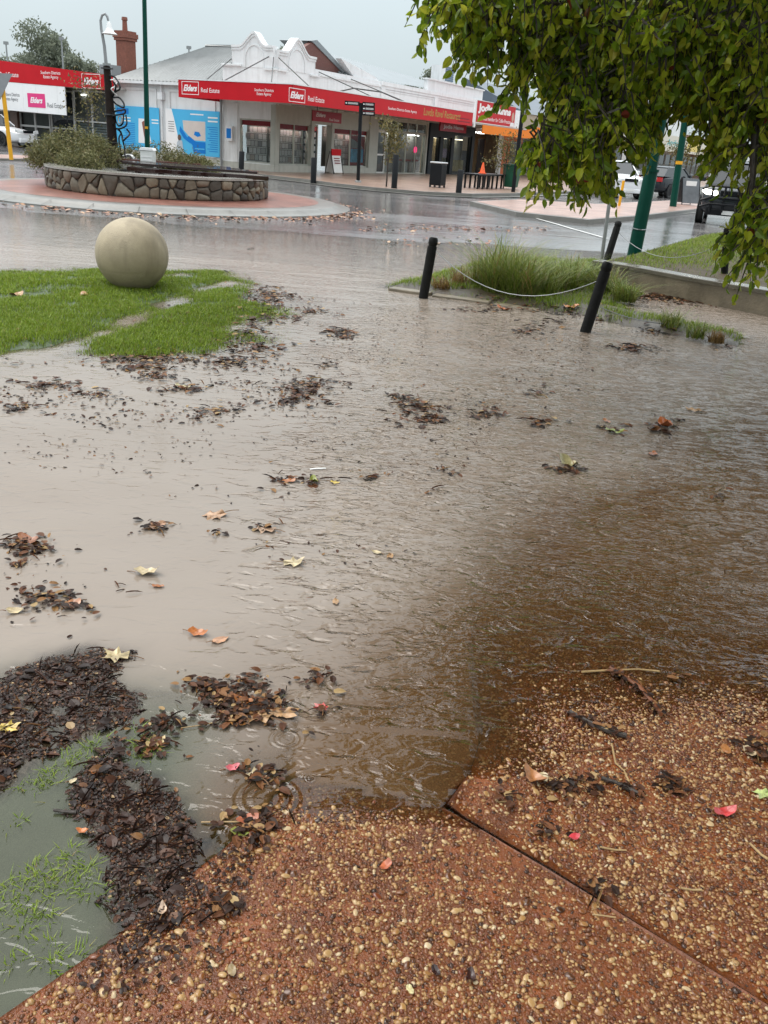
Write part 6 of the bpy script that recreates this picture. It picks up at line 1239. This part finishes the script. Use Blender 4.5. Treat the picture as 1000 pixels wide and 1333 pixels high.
CL = [(395, 512, 30, 9, 70), (408, 500, 24, 8, 50), (385, 522, 14, 5, 25), (540, 530, 26, 9, 60), (556, 546, 26, 7, 60), (528, 518, 14, 4, 18), (636, 541, 20, 4, 26), (630, 533, 10, 4, 10), (705, 549, 16, 6, 26), (692, 510, 11, 4, 12), (440, 432, 24, 6, 40), (452, 440, 16, 5, 26), (405, 405, 22, 5, 30), (386, 415, 14, 6, 18), (372, 385, 18, 4, 20),
      (205, 490, 26, 6, 36), (240, 507, 40, 5, 50), (190, 480, 40, 5, 40), (55, 503, 34, 6, 46), (25, 532, 26, 5, 24), (262, 543, 14, 4, 14), (284, 535, 13, 3, 20), (330, 455, 26, 18, 90), (318, 432, 22, 14, 60), (345, 410, 18, 20, 70), (350, 385, 16, 10, 40), (300, 470, 40, 7, 70), (180, 469, 60, 5, 80), (120, 512, 30, 6, 30), (418, 476, 14, 4, 12), (430, 525, 12, 3, 8),
      (204, 687, 20, 5, 20), (40, 715, 30, 13, 50), (30, 705, 12, 6, 14), (45, 780, 40, 9, 46), (75, 790, 28, 5, 22), (30, 735, 14, 5, 10), (346, 690, 18, 5, 12), (738, 611, 22, 6, 34), (862, 558, 15, 7, 22), (800, 560, 18, 4, 14), (590, 615, 10, 5, 10), (408, 629, 14, 5, 16), (366, 626, 17, 3, 16), (476, 622, 10, 3, 8), (285, 694, 8, 3, 6),
      (290, 905, 30, 12, 60), (312, 925, 34, 18, 120), (262, 895, 24, 7, 26), (330, 890, 24, 5, 24), (355, 915, 14, 9, 26), (344, 1010, 22, 8, 36), (330, 1075, 20, 14, 60), (214, 941, 18, 6, 26), (200, 970, 22, 10, 40), (417, 885, 9, 7, 16), (425, 925, 10, 4, 6),
      (682, 432, 14, 5, 20), (700, 425, 12, 4, 12), (822, 453, 26, 4, 60), (615, 404, 20, 5, 16), (640, 392, 26, 4, 20), (690, 402, 40, 4, 40), (740, 408, 24, 4, 24), (780, 415, 20, 4, 20), (860, 432, 40, 3, 26), (600, 378, 14, 4, 10), (720, 420, 14, 4, 10), (940, 450, 16, 4, 12),
      (850, 386, 34, 4, 160), (890, 389, 40, 4, 200), (930, 392, 34, 4, 160), (975, 396, 26, 4, 110), (760, 362, 18, 4, 40), (800, 367, 20, 4, 50), (735, 1030, 14, 8, 34), (770, 1028, 10, 6, 18), (655, 1040, 7, 5, 10), (715, 1085, 9, 5, 12), (775, 1160, 8, 4, 9), (875, 1025, 12, 7, 22), (980, 975, 16, 8, 24), (995, 985, 10, 8, 14), (290, 1185, 12, 12, 40), (935, 650, 10, 4, 4), (560, 640, 10, 4, 4), (880, 880, 10, 4, 5)]
L_ = []
for (px, py, rx, ry, n) in CL:
    t = rng.normal(0, .45, (n, 2)) * np.where(rng.random(n) < .35, rng.uniform(1.3, 3.2, n), 1)[:, None]; q = [G(px + a * rx, py + b_ * ry) for a, b_ in t]; P = np.array([(p.x, p.y, max(0.0, float(ground_top(np.array([p.x]), np.array([p.y]))[0])) + .003 + random.uniform(0, .012)) for p in q]); d = math.hypot(P[0][0], P[0][1]); s = min(.055, .016 + .0042 * d); P = np.repeat(P, 2, 0) + rng.normal(0, s * .7, (n * 2, 3)) * [1, 1, .05]; n *= 2
    L_ += [bits(P[: n // 2], s, .6, .13, .65), bits(P[n // 2: n * 9 // 10], s * .7, .5, .2, .6), bits(P[n * 9 // 10:], s * 1.9, .08, .12, .5)]
# thin scatter over the water, the lawn edge and the road
for poly, n, s in ((GP([(0, 480), (480, 470), (640, 560), (560, 700), (420, 860), (0, 830)]), 620, .018), (GP([(360, 380), (760, 430), (800, 560), (480, 560)]), 560, .024), (GP([(150, 440), (350, 370), (372, 400), (340, 460), (200, 476)]), 900, .032), (GP([(0, 350), (290, 355), (350, 400), (300, 460), (0, 460)]), 160, .035), (GP([(-20, 455), (250, 462), (350, 440), (420, 520), (300, 560), (0, 570)]), 520, .028)):
    x, y = scatter(poly, n * 5, 0); k = (sdpoly(x, y, poly) > 0) & (fbm(x * .6, y * 1.6, 2.2, 4, 90) > .52); x, y = x[k][:n], y[k][:n]; L_.append(bits(np.c_[x, y, np.maximum(ground_top(x, y), 0) + .004], s, .5, .25, .6))
V, F = join(L_); link('leaf_litter', fast_mesh('leaf_litter', V, F, [M_bits]), kind='stuff')
M_road_bits = island_mat('road_leaf_litter', [(0, (0.10, 0.035, 0.02)), (0.4, (0.22, 0.085, 0.04)), (0.8, (0.34, 0.18, 0.10)), (1, (0.45, 0.32, 0.2))], 0.3, bs=20)
a = np.concatenate([rng.normal(rad(-62), .55, 420), rng.normal(rad(-15), .3, 110)]); r = R_APRON + .36 + np.abs(rng.normal(0, .38, len(a))) * (.6 + .9 * vnoise(a * 9, a * 0, 5)); x = RC[0] + r * np.cos(a); y = RC[1] + r * np.sin(a)
q = [G(rng.uniform(470, 720), 299 + rng.normal(0, 2.2)) for _ in range(110)] + [G(rng.uniform(500, 640), 316 + rng.normal(0, 3)) for _ in range(30)]; x = np.r_[x, [p.x for p in q]]; y = np.r_[y, [p.y for p in q]]
V, F = bits(np.c_[x, y, np.maximum(road_z(x, y), 0) + .012], .10, .6, .22, .5); link('road_leaves', fast_mesh('road_leaves', V, F, [M_road_bits]), kind='stuff')

# ---- the larger fallen leaves, each a thing
OV = [(math.cos(t) * (.5 if math.cos(t) > 0 else .5), math.sin(t) * .27 * (1 - .25 * math.cos(t))) for t in np.linspace(0, 6.283, 15)[:-1]]
def lobed():
    P = []
    for k in range(11):
        a = rad(-150 + 30 * k); r = (.50 if k % 2 == 0 else .27) * (1.0 if 2 < k < 8 else .8); P.append((r * math.cos(a), r * math.sin(a)))
        if k % 2 == 0 and 0 < k < 10: P.insert(-1, (r * .72 * math.cos(a - .16), r * .72 * math.sin(a - .16))); P.append((r * .72 * math.cos(a + .16), r * .72 * math.sin(a + .16)))
    return P + [(-.36, -.05), (-.36, .05)]
LM = {}
def leaf_mat(c):
    k = tuple(c)
    if k not in LM: LM[k] = mat('fallen_leaf_%s' % len(LM), c, .25, .45, 25, bump=.002, bs=60)
    return LM[k]
def fallen(px, py, size, shape, col, label, curl=.12, rot=None):
    p = G(px, py); z = max(0.0, float(ground_top(np.array([p.x]), np.array([p.y]))[0])) + .004; s = size * math.hypot(p.length, 0) / FPX * 1.05
    s = size * (p - Vector(EYE)).length / FPX * 1.1; O = OV if shape == 'o' else lobed(); rr = random.Random(px * 7 + py); k = len(O); vs = [(0, 0, 0)]; ph = rr.uniform(0, 6)
    for f_ in (.5, 1.0):
        for (a, b_) in O: vs.append((a * f_ * s, b_ * f_ * s, s * (curl * ((a * f_) ** 2 + (b_ * f_) ** 2) * 2.2 + .05 * f_ * math.sin(5 * math.atan2(b_, a) + ph)) * rr.uniform(.8, 1.2)))
    fs = [(0, 1 + i, 1 + (i + 1) % k) for i in range(k)] + [(1 + i, 1 + k + i, 1 + k + (i + 1) % k, 1 + (i + 1) % k) for i in range(k)]
    me = bpy.data.meshes.new('fallen_leaf'); me.from_pydata(vs, [], fs); me.polygons.foreach_set('use_smooth', [True] * len(fs)); me.materials.append(leaf_mat(col))
    t = thing('fallen_leaf', label, 'leaf', (p.x, p.y, z + s * .02), rot if rot is not None else rr.uniform(0, 6.28), 'larger fallen leaves', me)
    t.rotation_euler = (rr.uniform(-.12, .12), rr.uniform(-.12, .12), t.rotation_euler[2])
    MB().tube([(-.36 * s if shape != 'o' else -.45 * s, 0, .004), (-.6 * s, .05 * s, .006), (-.8 * s, .12 * s, .004)], .0016 + .001 * s, 5).build('stalk', leaf_mat((.16, .08, .035)), t)
TAN = (.36, .21, .10); PALE = (.50, .40, .24); ORG = (.34, .12, .035); RED = (.42, .06, .05); PINK = (.60, .14, .16); YEL = (.55, .40, .10); BRN = (.12, .05, .022); GRN = (.22, .24, .05)
for a in [(333, 934, 52, 'l', TAN, 'largest tan plane leaf floating flat beside the dark twig clump'), (368, 930, 42, 'l', TAN, 'tan plane leaf overlapping the right edge of the largest floating leaf'), (316, 916, 26, 'o', ORG, 'orange brown leaf propped on the dark twig clump', .5), (310, 944, 18, 'o', (.45, .2, .06), 'small yellow orange leaf lying in the dark twig clump'),
          (418, 923, 24, 'l', RED, 'red leaf floating at the edge of the dark reflection'), (303, 1002, 18, 'o', PINK, 'small pink leaf floating above the big ring of ripples', .5), (334, 1012, 32, 'l', PALE, 'pale yellow leaf floating beside the small pink leaf'), (322, 1070, 26, 'o', (.40, .13, .07), 'salmon red leaf on the paving edge below the ripple rings', .4), (312, 1086, 22, 'o', GRN, 'olive leaf tucked under the salmon red leaf at the paving edge'),
          (382, 734, 32, 'l', PALE, 'pale plane leaf floating alone in mid water'), (192, 747, 30, 'o', PALE, 'pale curled leaf floating right of the left hand litter clumps', .4), (206, 764, 14, 'o', ORG, 'little orange leaf just below the pale curled leaf'), (280, 672, 36, 'l', (.40, .24, .14), 'broad peach coloured leaf under the surface in mid water', .02), (345, 690, 34, 'l', (.40, .26, .17), 'peach coloured leaf with a dark stalk in mid water', .02), (258, 826, 24, 'o', (.42, .14, .04), 'bright orange leaf floating in the calm muddy water', .4), (287, 834, 22, 'o', (.42, .22, .12), 'faint peach leaf just under water beside the bright orange leaf', .02),
          (490, 720, 14, 'o', PALE, 'small pale leaf floating left of its pair in mid water'), (508, 725, 14, 'o', TAN, 'small tan leaf floating right of its pair in mid water'), (437, 785, 14, 'o', TAN, 'single small tan leaf floating right of the calm patch'), (408, 628, 18, 'o', GRN, 'green leaf standing up in a small clump in mid water', .6), (436, 629, 12, 'o', YEL, 'small yellow leaf right of the upright green leaf'), (375, 627, 18, 'o', ORG, 'orange leaf left of the upright green leaf'),
          (740, 606, 28, 'o', (.30, .26, .13), 'olive grey curled leaf on the clump in the rippling water', .6), (866, 556, 28, 'o', (.36, .10, .03), 'orange red leaf on the clump in the ripples at the right', .5), (850, 562, 20, 'o', BRN, 'dark brown leaf beside the orange red one at the right', .4), (902, 535, 18, 'o', TAN, 'tan leaf floating alone at the right', .2), (790, 549, 14, 'o', (.34, .14, .06), 'small reddish leaf floating above the green sprig'), (800, 563, 26, 'o', GRN, 'green sprig like leaf in the ripples left of the orange red leaf', .2),
          (850, 592, 18, 'o', (.30, .10, .04), 'small rusty leaf below the orange red one at the right'), (695, 1018, 34, 'o', (.34, .15, .06), 'long curled tan leaf on the right paving slab', .7, 2.2), (707, 1016, 20, 'o', PALE, 'small cream leaf beside the long curled tan leaf on the slab', .3), (943, 1062, 26, 'o', (.48, .05, .05), 'bright red leaf on the right paving slab', .4, .3), (746, 1094, 16, 'o', (.5, .05, .06), 'small red leaf with a stalk in the middle of the right slab', .3), (992, 1036, 24, 'l', (.42, .48, .18), 'pale green leaf at the right edge of the slab'), (976, 984, 20, 'o', (.55, .42, .26), 'cream leaf resting on dark debris at the right edge', .5),
          (945, 980, 18, 'o', (.36, .15, .05), 'orange brown square leaf near the right edge of the wet slab', .3), (501, 1132, 18, 'o', (.45, .13, .06), 'salmon coloured round leaf on the near paving slab', .5), (533, 1298, 13, 'o', (.55, .48, .25), 'tiny cream leaf near the bottom of the near slab'), (612, 1281, 18, 'o', (.04, .015, .012), 'dark curled leaf near the bottom of the near slab', .6), (567, 1274, 14, 'o', (.03, .012, .01), 'small dark leaf left of the dark curled leaf near the bottom', .5),
          (152, 856, 38, 'l', (.42, .33, .18), 'pale broad leaf at the upper tip of the dark mulch heap', .2), (12, 950, 26, 'l', YEL, 'yellow leaf on the mulch at the left edge'), (203, 970, 24, 'o', (.50, .36, .16), 'pale yellow leaf at the right edge of the mulch heap', .3), (95, 1018, 10, 'o', PALE, 'tiny pale oval leaf in the grey pool inside the mulch'), (125, 1005, 16, 'o', ORG, 'small orange leaf at the edge of the grey pool inside the mulch'), (107, 1084, 14, 'o', (.48, .16, .05), 'small orange leaf beside the flooded grass', .5), (212, 1193, 18, 'o', (.50, .36, .26), 'pale pink curled leaf on the lower mulch', .5), (38, 706, 30, 'o', (.24, .09, .04), 'russet leaf on top of the left hand litter clump', .4), (92, 790, 26, 'o', (.40, .18, .09), 'orange tan leaf on the lower left litter clump', .3), (20, 797, 20, 'o', (.46, .36, .2), 'pale leaf at the left edge beside the lower litter clump', .3),
          (205, 686, 26, 'o', (.36, .2, .12), 'peach leaf in the small clump right of the left litter clumps', .2), (110, 388, 16, 'o', (.4, .2, .08), 'tan leaf on the lawn left of the stone ball', .4), (22, 386, 20, 'o', (.36, .2, .1), 'brown leaf on the lawn near the left edge', .4), (238, 505, 18, 'o', (.42, .36, .2), 'yellowish leaf in the litter below the lawn', .3), (668, 384, 22, 'o', (.42, .10, .05), 'red leaf at the foot of the strappy grass', .5), (656, 404, 18, 'o', (.4, .13, .05), 'orange leaf on the wet edge below the strappy grass', .4), (742, 405, 20, 'o', (.42, .16, .05), 'orange leaf left of the foot of the leaning bollard', .4), (302, 1275, 16, 'o', (.30, .22, .12), 'small tan leaf on the lower near slab', .3)]:
    fallen(*a)
# ---- twigs on the right slab, a scrap of paper
def twig(label, pts, r, m=None, bark_bits=0):
    P = [G(x, y) for x, y in pts]; o = P[0].copy(); t = thing('twig', label, 'twig', o); q = []
    for p in P: q.append(Vector((p.x - o.x, p.y - o.y, max(0, float(ground_top(np.array([p.x]), np.array([p.y]))[0])) + r + random.uniform(0, .006))))
    MB().tube(q, [r * random.uniform(.7, 1.25) for _ in q], 7).build('stem', m or M_bark, t, True)
    if bark_bits:
        B_ = []
        for _ in range(bark_bits): k = random.randrange(len(q) - 1); w_ = q[k].lerp(q[k + 1], random.random()); B_.append((w_.x + random.gauss(0, .012), w_.y + random.gauss(0, .008), w_.z + random.uniform(0, .012)))
        V, F = bits(np.array(B_), .026, .4, .4); link('bark_shreds', fast_mesh('bark_shreds', V, F, [M_bits]), t, kind='stuff')
M_straw = mat('straw_twig', (.36, .24, .11), .4, .2, 20); M_rust = mat('rusty_bark', (.17, .06, .025), .4, .4, 20)
twig('ragged dark bark twig with an orange tip at the far side of the right slab', [(795, 872), (810, 884), (832, 898), (850, 918), (860, 934)], .009, M_rust, 60); twig('straight pale stalk crossing behind the ragged bark twig', [(757, 877), (790, 874), (830, 874), (858, 876)], .0035, M_straw)
twig('dark flat bark strip lying on the right slab', [(741, 930), (765, 942), (790, 955), (815, 962)], .007, M_bark, 36); twig('pale bent straw beside the dark bark strip', [(796, 970), (801, 996), (812, 1006), (818, 1022)], .003, M_straw); twig('short brown stick at the lower end of the bent straw', [(745, 980), (770, 979), (795, 975)], .003, M_rust)
twig('dark debris twig below the bent straw on the slab', [(782, 1018), (800, 1022), (822, 1034), (838, 1040)], .006, M_bark, 26); twig('thin straw lying near the small red leaf', [(780, 1108), (800, 1110), (815, 1111)], .0022, M_straw); twig('thin straw lying across the slab joint', [(770, 1196), (785, 1199), (800, 1200)], .002, M_straw)
twig('short tan stick on the right slab towards the edge', [(885, 1161), (900, 1163), (912, 1164)], .003, M_straw); twig('tan stick slanting near the right edge of the slab', [(975, 1102), (990, 1118), (998, 1124)], .004, M_straw); twig('dark stick pointing into the flooded grass from the mulch', [(70, 1058), (85, 1059), (100, 1060)], .005, M_bark); twig('long straw stretching from the mulch to the salmon red leaf', [(262, 1072), (285, 1072), (312, 1071)], .002, M_straw)
twig('pale stalk floating below the dark twig clump', [(236, 950), (262, 946), (282, 942)], .002, M_straw); twig('thin dark stick floating at the right end of the dark twig clump', [(316, 892), (335, 896), (352, 893)], .0028, M_bark)
p = G(414, 611); t = thing('paper_scrap', 'thin white strip of paper floating in mid water', 'litter', (p.x, p.y, .004), .35); MB().add([(-.045, -.007, 0), (-.01, -.007, .003), (.045, -.006, .001), (.045, .007, .001), (-.01, .007, .003), (-.045, .007, 0)], [(0, 1, 4, 5), (1, 2, 3, 4)]).build('strip', M_paper, t)
